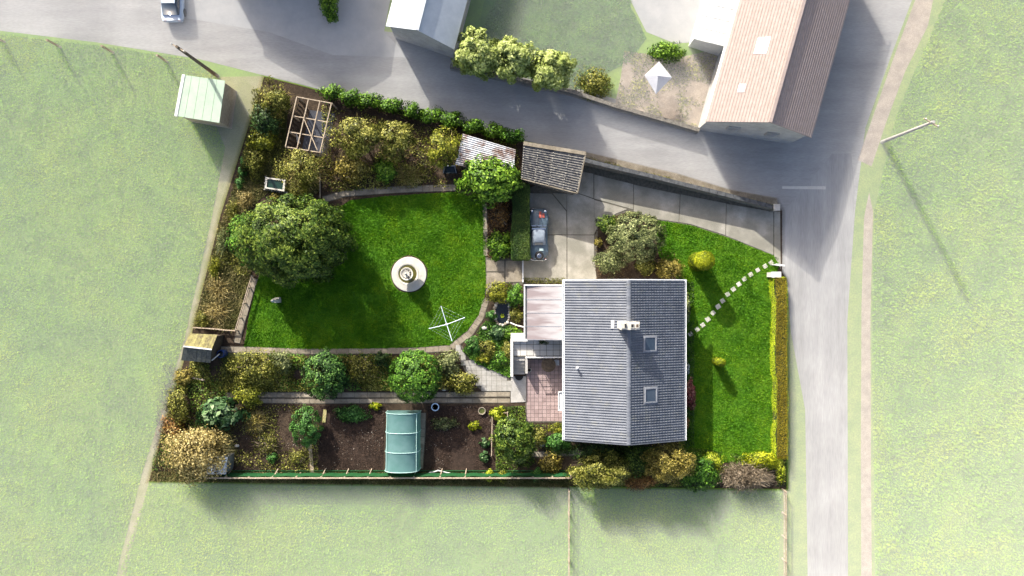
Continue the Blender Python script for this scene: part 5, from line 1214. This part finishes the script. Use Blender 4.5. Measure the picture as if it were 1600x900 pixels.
# pond and rockery
plant('leafy_shrub', SH, 'yellow-green shrub over the top of the pond', 778, 458, 20, 18, 1.0, 'yellow', 1500, .1)
plant('leafy_shrub', SH, 'green shrub between pond and conservatory', 806, 462, 15, 20, 1.0, 'laurel', 1300, .11)
plant('leafy_shrub', SH, 'olive and rust low shrub right of the pond', 806, 492, 11, 14, .6, 'olive', 600, .09, stem=False)
plant('fern', 'fern', 'small bright fern at the left lip of the pond', 767, 493, 10, 8, .5, 'fern', 380, .12, stem=False, aspect=.3)
plant('fern', 'fern', 'blue-green hosta clump below the pond', 778, 520, 14, 11, .6, 'bluegreen', 520, .17, stem=False)
plant('leafy_shrub', SH, 'fresh green clump below the pond next to the white pipe', 801, 522, 16, 12, .7, 'bright', 800, .12, stem=False)
for i, (a, b_, rx, ry, h, pal, lb) in enumerate(((740, 540, 14, 14, .6, 'fern', 'green perennial at the top of the triangular rockery bed'), (762, 546, 18, 16, .55, 'olive', 'yellowed perennial in the middle of the triangular rockery bed'), (782, 562, 16, 14, .6, 'laurel', 'green perennial near the white path in the rockery bed'),
        (792, 548, 9, 18, .6, 'olive', 'ochre perennial against the terrace parapet'), (757, 560, 12, 9, .5, 'yellow', 'yellow-green perennial at the lower tip of the rockery bed'))):
    plant('perennial', 'plants', lb, a, b_, rx, ry, h, pal, 560, .1, stem=False, twigs=90)
# bed between the paths
plant('shrub', SH, 'large yellow-green shrub left in the long bed, beside the lower path', 396, 578, 42, 30, 1.9, 'olive', 3000, .11, twigs=250, clumps=44)
plant('bush', BU, 'smaller yellow bush over the lower path end', 384, 618, 26, 18, 1.4, 'yellow', 1500, .11)
plant('bush', BU, 'pale green bush at the top of the long bed beside the lawn path', 436, 566, 20, 18, 1.3, 'greygreen', 1100, .11)
plant('laurel_tree', T_, 'glossy dark green rounded laurel in the long bed left of the camellia', 505, 588, 37, 40, 2.6, 'camellia', 5600, .13, csize=.17, clumps=110, shell=.75, aspect=.5)
plant('bush', BU, 'dull olive bush between laurel and camellia', 562, 578, 34, 26, 1.1, 'olive', 1700, .1, twigs=250)
plant('bush', BU, 'small dark green bush at the lawn path between laurel and camellia', 596, 562, 14, 12, 1.1, 'darkgreen', 800, .1)
plant('camellia_tree', T_, 'round glossy camellia tree above the green tunnel', 647, 590, 42, 42, 3.2, 'laurel', 8500, .105, csize=.10, clumps=320, shell=.88, aspect=.6, inner=.3)
plant('shrub', SH, 'silver and green shrub right of the camellia', 700, 568, 22, 22, 1.0, 'greygreen', 1300, .1, twigs=120)
plant('shrub', SH, 'yellowish shrub at the lower end of the long bed beside the pale path', 722, 598, 26, 18, .9, 'olive', 1500, .1, twigs=120)
# lower left
wispy('grass_clump', 'plants', 'big straw-coloured bush in the bottom left corner of the plot', 304, 709, 60, 44, 3.2, 'straw', 5200, leaves=6500, leafpal='straw', width=.03, droop=.35, leaf=.17)
plant('bush', BU, 'orange-yellow bush below the mossy hut', 286, 590, 16, 14, .9, 'gold', 800, .1)
plant('bush', BU, 'green and brown bramble on the left boundary below the orange bush', 276, 634, 20, 30, 1.1, 'olive', 1500, .1, twigs=200)
plant('bush', BU, 'brown bramble above the straw-coloured corner bush', 268, 668, 20, 20, .8, 'rust', 800, .1, twigs=260)
plant('fig_tree', T_, 'large-leaved pale veined fig in the lower left beds', 340, 648, 36, 26, 1.8, 'bluegreen', 900, .34, csize=.3, clumps=26, aspect=.5)
wispy('grass_clump', 'plants', 'tawny ornamental grass right of the fig', 397, 660, 24, 24, 1.0, 'straw', 900, leaves=500, leafpal='gold', droop=.3)
plant('conifer_tree', T_, 'small fresh green dwarf conifer on the brown border bed', 476, 668, 25, 32, 1.9, 'fern', 5200, .1, shell=.8, csize=.18, clumps=50, aspect=.4)
plant('perennial', 'plants', 'green weed on the brown border bed near the netting fence', 424, 716, 9, 8, .4, 'fern', 240, .1, stem=False)
plant('perennial', 'plants', 'thin brown perennials in the middle of the border bed', 412, 694, 24, 18, .5, 'olive', 420, .08, stem=False, twigs=200)
plant('perennial', 'plants', 'olive weeds left of the grey plank at the border bed end', 464, 714, 18, 12, .45, 'olive', 420, .08, stem=False, twigs=120)
# vegetable beds
plant('vegetable_row', 'vegetables', 'bright green low vegetables at the top of the left dug bed', 548, 646, 28, 14, .35, 'fern', 1000, .11, stem=False)
plant('vegetable_row', 'vegetables', 'straggly vegetables at the top of the right dug bed', 693, 662, 22, 12, .4, 'greygreen', 460, .1, stem=False, twigs=100)
plant('vegetable_row', 'vegetables', 'yellow leaf crop near the right edge of the dug bed', 742, 666, 10, 8, .4, 'limey', 260, .12, stem=False, aspect=.3)
plant('vegetable_row', 'vegetables', 'upper blue-green cabbage-like plant by the thin frame', 757, 693, 8, 8, .4, 'bluegreen', 120, .2, stem=False)
plant('vegetable_row', 'vegetables', 'lower blue-green cabbage-like plant by the thin frame', 757, 714, 8, 8, .4, 'bluegreen', 120, .2, stem=False)
plant('vegetable_row', 'vegetables', 'yellow pumpkin leaves at the top edge of the left dug bed', 586, 635, 11, 6, .35, 'limey', 160, .16, stem=False)
plant('lime_bush', BU, 'small lime green rounded bush inside the thin frame', 777, 648, 11, 13, .9, 'lime', 1000, .1)
plant('round_tree', T_, 'round dark green evergreen tree between the beds and the house', 803, 690, 34, 37, 3.6, 'conifer', 5600, .125, csize=.16, clumps=120, shell=.8, aspect=.55)
plant('bush', BU, 'green bush at the corner of the pink patio', 843, 684, 15, 14, .8, 'olive', 700, .1, stem=False)
plant('bush', BU, 'yellow-green bush at the house corner by the patio', 870, 672, 13, 12, .9, 'yellow', 700, .1)
plant('bush', BU, 'dense green bush under the roof corner by the patio', 872, 690, 19, 15, 1.1, 'fern', 1300, .1)
plant('flowering_plant', 'flowers', 'white flowering clump at the patio edge', 845, 692, 9, 7, .6, 'silver', 240, .1, stem=False)
plant('bush', BU, 'lime ball bush at the netting fence below the round tree', 764, 744, 9, 10, .8, 'lime', 520, .09)
plant('bush', BU, 'second lime bush at the netting fence, right of the ball bush', 784, 745, 10, 10, .8, 'yellow', 520, .09)
plant('bush', BU, 'small round dark green bush at the netting fence', 838, 742, 9, 10, .9, 'fern', 700, .08)
plant('flowering_plant', 'flowers', 'golden flowering clump between the round tree and the fence', 860, 726, 19, 17, .8, 'gold', 900, .1, stem=False)
# row below the house
plant('shrub', SH, 'wide yellow-brown shrub below the house at the fence', 944, 740, 56, 30, 3.4, 'olive', 5600, .11, clumps=60, csize=.22, twigs=200)
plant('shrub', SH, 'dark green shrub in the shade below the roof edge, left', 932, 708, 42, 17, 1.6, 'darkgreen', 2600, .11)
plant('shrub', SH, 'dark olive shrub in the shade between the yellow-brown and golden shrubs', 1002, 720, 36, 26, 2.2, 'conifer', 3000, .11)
plant('golden_conifer', T_, 'large golden feathery conifer below the house corner', 1050, 726, 42, 36, 3.8, 'gold', 6000, .11, csize=.2, clumps=70, aspect=.35)
plant('shrub', SH, 'rust and green shrub at the lower edge of the plot below the roof', 1000, 752, 30, 16, 1.6, 'rust', 1700, .1)
plant('shrub', SH, 'glossy dark green shrub right of the golden conifer', 1096, 742, 30, 27, 2.0, 'laurel', 3000, .13)
plant('shrub', SH, 'yellow-green shrub at the bottom of the front lawn', 1116, 724, 20, 18, 1.4, 'lime', 1300, .1)
plant('shrub', SH, 'lime yellow shrub in the lower corner of the front lawn', 1194, 720, 30, 14, 1.2, 'limey', 2200, .1)
plant('shrub', SH, 'lime green shrub strip at the foot of the brown-topped hedge', 1221, 735, 9, 20, 1.0, 'lime', 800, .1)
wispy('bare_shrub', SH, 'grey-brown bare twiggy shrub at the bottom of the front lawn', 1170, 748, 50, 26, 2.4, 'twig', 3600, leaves=1500, leafpal='twig', width=.022)
# house front
plant('shrub', SH, 'red-leaved shrub against the front wall of the house', 1078, 616, 10, 25, 1.2, 'red', 1300, .12)
plant('shrub', SH, 'rusty low shrub against the lower front wall', 1072, 662, 7, 12, .8, 'rust', 450, .1)
plant('shrub', SH, 'pale silver shrub against the front wall beside the red one', 1072, 577, 6, 9, .9, 'silver', 350, .1)
plant('shrub', SH, 'leafy green climber at the front wall above the doorstep', 1073, 482, 8, 26, 1.2, 'greygreen', 900, .1)
# driveway island
plant('olive_tree', T_, 'big round grey-green shrub on the driveway island', 997, 369, 47, 40, 2.7, 'greygreen', 8500, .1, csize=.13, clumps=180, shell=.78)
plant('shrub', SH, 'grey-green shrub at the lower left of the driveway island', 955, 409, 27, 20, 1.4, 'greygreen', 2000, .1)
plant('shrub', SH, 'dark green and yellow shrub at the upper left of the driveway island', 950, 350, 19, 16, 1.1, 'conifer', 1300, .1)
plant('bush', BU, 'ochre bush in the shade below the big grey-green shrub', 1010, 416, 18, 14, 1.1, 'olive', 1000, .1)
plant('bush', BU, 'golden ochre bush near the roof corner on the driveway island', 1047, 420, 22, 18, 1.3, 'gold', 1500, .1, twigs=200)
plant('bush', BU, 'small orange bush at the left rim of the driveway island', 936, 378, 7, 9, .5, 'gold', 320, .09, stem=False)
# topiary
def topiary(label, px, py, rx, ry, h, pal, n, sides):
    rng = rng_(int(px)); x, y, _ = P(px, py, h); kk = (1 - h / CAM_H) / 20; r1 = rx * kk; r2 = ry * kk
    root = empty('topiary', (x, y, 0), label, 'topiary'); trunk(root, x, y, h * .7, .06, rng, 3, r1 * .6)
    t = rng.uniform(size=n); a = rng.uniform(0, 2 * math.pi, n); V = []
    z = np.where(t < .55, t / .55 * (h - .35), 0); rr_ = np.where(t < .55, 1.0, 0); ph = np.where(t >= .55, (t - .55) / .45, 0) * math.pi / 2
    R = np.where(t < .55, .93 + .07 * np.sin(z * 3), np.cos(ph)); Z = np.where(t < .55, z, h - .35 + .35 * np.sin(ph))
    R = R * (1 + rng.normal(size=n) * .03)
    pts = np.stack([x + r1 * R * np.cos(a), y + r2 * R * np.sin(a), np.maximum(Z, .03)], 1)
    N = unit(np.stack([np.cos(a) * np.where(t < .55, 1, np.cos(ph)), np.sin(a) * np.where(t < .55, 1, np.cos(ph)), np.where(t < .55, .2, np.sin(ph) + .1)], 1) + rng.normal(size=(n, 3)) * .35)
    V, F = leaf_quads(pts, N, .085 * rng.uniform(.6, 1.4, n), rng, .5)
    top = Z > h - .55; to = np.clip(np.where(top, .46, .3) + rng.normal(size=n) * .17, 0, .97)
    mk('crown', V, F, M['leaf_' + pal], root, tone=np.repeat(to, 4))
    MB().lathe([(r1 * .8, .02), (r1 * .86, h - .45), (r1 * .5, h - .12), (0, h - .08)], (x, y, 0), 16, 1, r2 / r1).build('branches', M['leafcore'], root)
topiary('tall clipped yellow topiary column on the front lawn', 1103, 407, 15.5, 15, 2.9, 'limey', 9000, 0)
topiary('small clipped lime topiary cone in the middle of the front lawn', 1128, 567, 8, 6.5, 1.7, 'limey', 1500, 0)
# low cover nobody could count
O = [(392, 140), (515, 150), (700, 200), (812, 235), (812, 285), (756, 300), (500, 305), (385, 330)]
cover('ground_cover', W2([(503, 165), (810, 225), (812, 290), (705, 292), (505, 300)]), 5000, .11, 'litter', .06, 41, label='fallen brown leaves under the orchard trees')
cover('ground_cover', W2([(503, 165), (810, 225), (812, 290), (705, 292), (505, 300)]), 11000, .13, 'olive', .35, 42, thin=.45, label='low yellow-green weeds under the orchard trees')
cover('ground_cover', W2([(300, 556), (440, 556), (600, 556), (706, 556), (740, 606), (640, 610), (350, 612), (290, 606)]), 22000, .13, 'olive', .5, 43, thin=.3, label='low mixed plants filling the long bed')
cover('ground_cover', W2([(735, 530), (760, 500), (815, 515), (797, 590), (742, 566), (722, 548)]), 9000, .12, 'laurel', .35, 44, thin=.35, label='low rockery plants of the triangular bed')
cover('ground_cover', W2([(250, 600), (350, 600), (362, 735), (235, 748)]), 7000, .1, 'litter', .1, 45, label='brown leaf litter of the lower left corner')
cover('ground_cover', W2([(362, 632), (500, 632), (497, 735), (362, 735)]), 5500, .11, 'olive', .25, 46, thin=.5, label='thin yellow-brown plants of the border bed')
cover('ground_cover', W2([(775, 634), (820, 634), (822, 662), (884, 662), (884, 694), (1090, 700), (1228, 720), (1228, 760), (890, 760), (775, 735)]), 26000, .12, 'conifer', .5, 47, thin=.35, label='low dark plants along the foot of the house and fence')
cover('ground_cover', W2([(930, 345), (985, 331), (1040, 350), (1066, 436), (930, 436)]), 3500, .09, 'litter', .1, 48, label='brown litter on the driveway island')
cover('ground_cover', W2([(345, 335), (405, 330), (400, 440), (335, 440)]), 3000, .09, 'litter', .08, 49, label='brown litter beside the conifer')
cover('ground_cover', W2([(761, 305), (800, 300), (800, 404), (761, 404)]), 2500, .1, 'litter', .1, 50, thin=.3, label='red-brown litter in the narrow flower bed')
cover('ground_cover', W2([(1066, 440), (1084, 440), (1084, 700), (1066, 700)]), 3000, .1, 'darkgreen', .3, 51, thin=.3, label='low dark plants at the front wall')
cover('ground_cover', W2([(818, 434), (884, 434), (884, 443), (818, 443)]), 700, .08, 'olive', .15, 52, thin=.2, label='olive weeds between the drive and the conservatory')
cover('ground_cover', W2([(915, 243), (1212, 320), (1212, 326), (915, 250)]), 900, .08, 'olive', .1, 53, thin=.4, label='weeds at the foot of the boundary wall')
cover('ground_cover', W2([(250, 570), (345, 570), (362, 640), (362, 735), (238, 748)]), 9000, .13, 'conifer', .45, 54, thin=.5, label='tangled green weeds of the lower left corner')
cover('ground_cover', W2([(345, 335), (405, 325), (400, 300), (380, 240), (412, 124), (452, 135), (440, 240), (420, 330), (396, 430), (330, 430)]), 9000, .12, 'olive', .4, 55, thin=.5, label='tangled weeds along the left plot boundary')
cover('ground_cover', W2([(420, 552), (706, 552), (706, 610), (420, 610)]), 7000, .13, 'laurel', .55, 56, thin=.55, label='patches of fresh green perennials between the shrubs of the long bed')
# ------------------------------------------------------------ the neighbourhood beyond the garden
M['pinkroof'] = mat('pink_roof', (.25, .20, .18), (.285, .235, .215), (.32, .27, .25), scale=3, rough=.85, bump=.3, bscale=30, fine=.12, fscale=20)
M['slate'] = mat('pale_sheet_roof', (.36, .39, .42), (.42, .45, .475), scale=1.5, rough=.5, fine=.06, bump=.1)
M['shedroof'] = mat('pale_green_roof', (.27, .36, .27), (.32, .40, .31), scale=1.5, rough=.6, fine=.06)
def gable(name, label, corners, he, hr, wallm, roofm, courses, over=.25, hip=False):
    """corners: ground points a b c d, ridge runs from the middle of a-b to the middle of d-c"""
    a, b_, c, d = [np.array(p[:2]) for p in corners]; ctr = (a + b_ + c + d) / 4
    root = empty(name, (ctr[0], ctr[1], 0), label, 'house' if name == 'house' else 'building')
    m0, m1 = (a + b_) / 2, (c + d) / 2; B = MB(); V = [(*p, 0) for p in (a, b_, c, d)] + [(*p, he) for p in (a, b_, c, d)] + [(*m0, hr), (*m1, hr)]
    B.add(V, [(0, 1, 5, 8, 4), (2, 3, 7, 9, 6), (1, 2, 6, 5), (3, 0, 4, 7)]); B.build('wall', M[wallm], root)
    ax = (m1 - m0) / np.linalg.norm(m1 - m0)
    for (e0, e1) in ((a, d), (b_, c)):
        u = e0 - m0; L = np.linalg.norm(u); sl = (hr - he) / L; u = u / L
        o0 = e0 + u * over - ax * over; o1 = e1 + u * over + ax * over; r0 = m0 - ax * over; r1 = m1 + ax * over; zl = he - sl * over + .04
        rf = MB().slab((*o0, zl), (*o1, zl), (*r1, hr + .06), (*r0, hr + .06), .12).build('roof', M[roofm], root)
        for i in range(1, courses):
            t = i / courses; p = o0 + (r0 - o0) * t; q = o1 + (r1 - o1) * t; z = zl + (hr + .06 - zl) * t
            MB().beam((*p, z + .012), (*q, z + .012), .05, .02).build('tile_course', M[roofm], rf)
    MB().beam((*(m0 - ax * over), hr + .08), (*(m1 + ax * over), hr + .08), .22, .10).build('ridge', M[roofm], root)
    return root, (a, b_, c, d, m0, m1)
# pink-roofed house at the junction
A = np.array(P(1089, 203)[:2]); B_ = np.array(P(1234, 225)[:2]); ax = np.array([.27, .963]); Ln = 15.0
hs, (a, b_, c, d, m0, m1) = gable('house', 'tall gabled house with a pink tiled roof at the road junction', [A, B_, B_ + ax * Ln, A + ax * Ln], 4.2, 6.6, 'greywall', 'pinkroof', 20)
def roof_pt(t_along, t_up, up=.1):
    e = a + ax * Ln * t_along; r = m0 + ax * Ln * t_along; p = e + (r - e) * t_up; return np.array([p[0], p[1], 4.2 + 2.4 * t_up + up])
for (ta, tu, w_, l_) in ((.36, .52, .9, 1.2), (.15, .38, .5, .6)):
    p = roof_pt(ta, tu); u = roof_pt(ta, tu + .05) - p; u /= np.linalg.norm(u); v = np.array([ax[0], ax[1], 0])
    q = [p + s * u * w_ / 2 + t * v * l_ / 2 for s, t in ((-1, -1), (1, -1), (1, 1), (-1, 1))]
    k = MB().slab(*q, .12).build('skylight', M['metal'], hs); q2 = [p + s * u * w_ * .4 + t * v * l_ * .42 + np.array([0, 0, .015]) for s, t in ((-1, -1), (1, -1), (1, 1), (-1, 1))]
    MB().slab(*q2, .02).build('pane', M['whitepaint'], k)
for k in (.3, .7):
    p = A + (B_ - A) * k - ax * .03; o = MB(); ang_ = math.atan2(*(B_ - A)[::-1]); o.box((p[0], p[1], 2.4), (.9, .1, 1.0), ang_); wn = o.build('window', M['greywall'], hs); MB().box((p[0] - ax[0] * .04, p[1] - ax[1] * .04, 2.4), (.78, .08, .88), ang_).build('pane', M['metal'], wn)
b = MB(); b.beam((*(a - np.array([.35, 0])), 4.0), (*(a + ax * Ln - np.array([.35, 0])), 4.0), .16, .12); b.build('gutter', M['gutter'], hs)
cc = [P(1084, 60, 2.6), P(1141, 74, 3.1), P(1172, -40, 3.1), P(1116, -52, 2.6)]
cs = empty('conservatory', (*np.mean(np.array(cc), axis=0)[:2], 0), 'white glazed lean-to conservatory on the garden side of the pink-roofed house', 'conservatory')
b = MB(); b.prism(inset(cc, .92, 0), 0, 2.5); b.build('wall', M['whitepaint'], cs)
for i in range(3):
    for j in range(6):
        def c2(u, v): return lerp(lerp(cc[0], cc[1], u), lerp(cc[3], cc[2], u), v)
        g_ = .012; MB().slab(c2(i / 3 + g_, j / 6 + g_), c2((i + 1) / 3 - g_, j / 6 + g_), c2((i + 1) / 3 - g_, (j + 1) / 6 - g_), c2(i / 3 + g_, (j + 1) / 6 - g_), .03).build('roof_panel', M['panelwhite'] if 'panelwhite' in M else M['whitepaint'], cs)
b = MB()
for i in range(4): b.beam(lerp(cc[0], cc[1], i / 3), lerp(cc[3], cc[2], i / 3), .05, .07)
for j in range(7): b.beam(lerp(cc[0], cc[3], j / 6), lerp(cc[1], cc[2], j / 6), .04, .05)
b.build('glazing_bar', M['gutter'], cs)
# grey-roofed building by the lane
A = np.array(P(618, 60)[:2]); B_ = np.array(P(712, 92)[:2]); d_ = B_ - A; n_ = np.array([-d_[1], d_[0]]); n_ /= np.linalg.norm(n_); n_ = np.array([.25, .97])
gable('building', 'grey gabled building with a pale and a shaded roof side by the lane', [A, B_, B_ + n_ * 11, A + n_ * 11], 3.4, 5.0, 'greywall', 'slate', 1, .2)
# barns just beyond the frame whose shade falls on the lane
A = np.array(P(330, -78)[:2]); B_ = np.array(P(520, -50)[:2]); n_ = np.array([.15, .99])
gable('barn', 'large grey barn beyond the yard at the top of the picture', [A, B_, B_ + n_ * 9, A + n_ * 9], 5.0, 6.6, 'greywall', 'slate', 1, .2)
# field shelter
q = [P(287, 117, 2.7), P(352, 126, 2.9), P(343, 192, 2.9), P(275, 181, 2.7)]
fs = empty('field_shelter', (*np.mean(np.array(q), axis=0)[:2], 0), 'field shelter with a pale green flat roof at the corner of the left field', 'shed')
MB().prism(inset(q, .93, 0), 0, 2.55).build('wall', M['wood'], fs)
for i in range(5): MB().slab(lerp(q[0], q[1], i / 5), lerp(q[0], q[1], (i + .97) / 5), lerp(q[3], q[2], (i + .97) / 5), lerp(q[3], q[2], i / 5), .05).build('roof_sheet', M['shedroof'], fs)
b = MB(); b.beam(lerp(q[0], q[3], -.01), lerp(q[0], q[3], 1.01), .22, .10); b.build('fascia', M['whitepaint'], fs)
# three pale lime trees across the lane
for i, (a, b2, r, lb) in enumerate(((745, 78, 40, 'leftmost pale green tree next to the grey building'), (803, 88, 36, 'middle pale green tree of the row across the lane'), (864, 104, 38, 'rightmost pale green tree of the row across the lane'))):
    plant('garden_tree', T_, lb, a, b2, r, r * .95, 4.6, 'washed_limetree', 5200, .17, group='row of pale green trees across the lane', csize=.22, clumps=60, seed=900 + i)
plant('bush', BU, 'low clipped bush in the garden of the pink-roofed house', 1043, 80, 30, 16, 1.2, 'bright', 1500, .13)
plant('bush', BU, 'mixed bush at the garden wall left of the parasol', 930, 128, 30, 26, 1.2, 'olive', 1500, .13)
plant('bush', BU, 'green bush strip beside the yard entrance at the top', 514, 8, 16, 26, 1.3, 'bright', 1300, .13)
sheet('neighbour_lawn', [(745, 60), (780, -120), (1000, -120), (985, 10), (1010, 60), (985, 95), (900, 140), (760, 108)], .012, 'lawn')
sheet('neighbour_terrace', [(985, 0), (1000, -120), (1120, -120), (1095, 65), (1055, 68), (1010, 50)], .014, 'yard')
sheet('neighbour_gravel', [(975, 80), (1060, 90), (1130, 75), (1092, 208), (960, 168), (970, 120)], .014, 'dirt')
cover('ground_cover', W2([(975, 80), (1060, 90), (1125, 80), (1090, 204), (962, 166), (970, 120)]), 5000, .14, 'olive', .12, 61, thin=.5, label='yellow-green weeds on the gravel round the square parasol')
# square parasol on that gravel
c = P(1027, 120, 2.2); ps = empty('parasol', (c[0], c[1], 0), 'square pale grey parasol standing on the gravel of the neighbouring garden', 'parasol')
MB().tube([(c[0], c[1], 0), (c[0], c[1], 2.5)], .03, n=8).build('pole', M['metal'], ps)
cn = [P(1030, 96, 2.1), P(1050, 121, 2.1), P(1025, 147, 2.1), P(1007, 118, 2.1)]
M['canvas'] = mat('parasol_canvas', (.62, .63, .68), (.7, .71, .75), scale=3, rough=.8, fine=.05)
V = [(c[0], c[1], 2.5)] + cn; MB().add(V, [(0, 2, 1), (0, 3, 2), (0, 4, 3), (0, 1, 4), (0, 1, 2), (0, 2, 3), (0, 3, 4), (0, 4, 1)]).build('canopy', M['canvas'], ps)
# low wall of that garden along the lane
nw = empty('garden_wall', (*P(980, 170)[:2], 0), 'low stone wall between the neighbouring garden and the lane', 'wall')
WQ = [(705, 108), (800, 128), (890, 147), (960, 170), (1030, 190), (1088, 207)]
for i in range(5): MB().beam(P(*WQ[i])[:2] + (.5,), P(*WQ[i + 1])[:2] + (.5,), .3, 1.1).build('wall_section', M['stonewall'], nw)
# utility poles
for (a, b2, a2, b3, lb) in ((1378, 222, 1452, 182, 'grey utility pole at the right field edge beside the road'), (340, 119, 283, 66, 'brown wooden utility pole at the corner of the lane')):
    p = P(a, b2); t = empty('utility_pole', (p[0], p[1], 0), lb, 'pole', 'utility poles')
    tp_ = P(a2, b3, 7.6); MB().tube([(p[0], p[1], -.1), (p[0], p[1], 7.6)], .15, .10, 10).build('pole', M['greywall'] if a > 1000 else M['bark'], t)
    MB().beam((p[0] - .5, p[1] + .3, 7.3), (p[0] + .5, p[1] - .3, 7.3), .08, .1).build('crossarm', M['wood'], t)
    for s_ in (-.42, .42): MB().lathe([(.04, 0), (.05, .06), (.03, .12), (0, .14)], (p[0] + s_, p[1] - s_ * .6, 7.36), 8).build('insulator', M['whitepaint'], t)
# field fence along the lane and fences of the lower field
pf = None
fp = [(8, 66), (95, 74), (178, 83), (262, 97)]
for i, (a, b2) in enumerate(fp):
    p = P(a, b2); o = MB().beam((p[0], p[1], -.1), (p[0], p[1], 1.9), .13, .13, (1, 0, 0)).build('fence_post', M['wood'], None, (p[0], p[1], 0))
    tag(o, ['wooden field post by the lane at the left picture edge', 'second wooden field post from the left picture edge', 'second wooden field post from the field shelter', 'wooden field post nearest to the field shelter'][i], 'post', 'posts of the left field along the lane')
for (a, lb) in ((888, 'pale timber rail fence dividing the lower field, below the house'), (1222, 'pale timber rail fence at the road end of the lower field')):
    f = empty('field_fence', (*P(a, 840)[:2], 0), lb, 'fence')
    ys_ = [764, 800, 836, 872, 908, 944]
    for k, yy in enumerate(ys_):
        p = P(a, yy); MB().beam((p[0], p[1], -.1), (p[0], p[1], 1.0), .10, .10, (1, 0, 0)).build('post', M['wood'], f)
        if k:
            for z in (.92, .5): MB().beam((*P(a, ys_[k - 1])[:2], z), (*p[:2], z), .07, .08).build('rail', M['wood'], f)
# give-way line and a parked car at the top
q = [P(1222, 291, .0), P(1290, 291, .0), P(1290, 296, .0), P(1222, 295, .0)]
b = MB(); b.add([(p[0], p[1], .016) for p in q], [(3, 2, 1, 0)]); tag(b.build('road_marking', M['whitestone'], None, (0, 0, 0)), kind='structure')
x, y, _ = P(268, -8, .8); pc = empty('parked_car', (x, y, 0), 'pale blue car at the top edge of the yard', 'car')
def pcar():
    global xc, yc
    xc, yc = x, y
    st = [(1.95, .66, .35, .60, .66, .4), (1.7, .80, .25, .72, .78, .5), (.9, .84, .22, .82, .90, .55), (.75, .84, .22, .84, .94, .6), (-1.6, .84, .22, .84, .95, .6), (-1.95, .76, .30, .74, .80, .5)]
    V, F = loft(st, bp, 11); M['paleblue'] = mat('pale_blue_paint', (.35, .42, .52), (.4, .47, .56), rough=.3, fine=.02); o = mk('body', V, F, M['paleblue'], pc, smooth=True)
    V, F = loft([(.8, .66, .85, .9, .5), (.25, .62, .85, 1.4, .5), (-.9, .62, .85, 1.42, .5), (-1.6, .6, .85, 1.0, .46)], tp, 7); mk('cabin', V, F, M['glass'], pc, smooth=True)
    MB().slab((x - .5, y - .85, 1.43), (x + .5, y - .85, 1.43), (x + .5, y + .25, 1.42), (x - .5, y + .25, 1.42), .05).build('roof', M['paleblue'], pc)
    for sx_ in (-1, 1):
        for yy in (1.2, -1.2): MB().tube([(x + sx_ * .66, y + yy, .31), (x + sx_ * .85, y + yy, .31)], .31, n=18).build('wheel', M['black'], pc)
        MB().box((x + sx_ * .55, y - 1.93, .66), (.2, .06, .12)).build('tail_light', M['primer'], pc); MB().box((x + sx_ * .55, y + 1.9, .62), (.2, .08, .1)).build('headlight', M['chrome'], pc)
pcar()

# ------------------------------------------------------------ low white volume, added to wash out everything round the garden
ADDED_MIST_H = 0.9
hz = bpy.data.materials.new('added_mist'); hz.use_nodes = True; n = hz.node_tree.nodes; n.remove(n['Principled BSDF'])
pv = n.new('ShaderNodeVolumePrincipled'); pv.inputs['Color'].default_value = (1, 1, 1, 1); pv.inputs['Density'].default_value = 0.22; pv.inputs['Anisotropy'].default_value = -0.35
hz.node_tree.links.new(pv.outputs[0], n['Material Output'].inputs['Volume'])
inn = W2(PLOT); R = 160.0
import bmesh
bm = bmesh.new()
outer = [(-R, -R), (R, -R), (R, R), (-R, R)]
def ringv(z): return [bm.verts.new((*p, z)) for p in outer], [bm.verts.new((*p, z)) for p in inn]
for z, up in ((-1.0, False), (ADDED_MIST_H, True)):
    o_, i_ = ringv(z)
    es = [bm.edges.new((r[k], r[(k + 1) % len(r)])) for r in (o_, i_) for k in range(len(r))]
    g_ = bmesh.ops.triangle_fill(bm, use_beauty=True, use_dissolve=False, edges=es)
    if up: top = (o_, i_)
    else: bot = (o_, i_)
for q in range(2):
    t_, b2 = top[q], bot[q]
    for k in range(len(t_)):
        j = (k + 1) % len(t_); bm.faces.new((t_[k], t_[j], b2[j], b2[k]))
bmesh.ops.recalc_face_normals(bm, faces=bm.faces[:])
me = bpy.data.meshes.new('added_haze'); bm.to_mesh(me); bm.free(); me.materials.append(hz)
ho = bpy.data.objects.new('added_haze', me); COL.objects.link(ho)
tag(ho, 'added low white volume that washes out the fields and roads round the clear garden', 'added_mist', None, 'stuff')
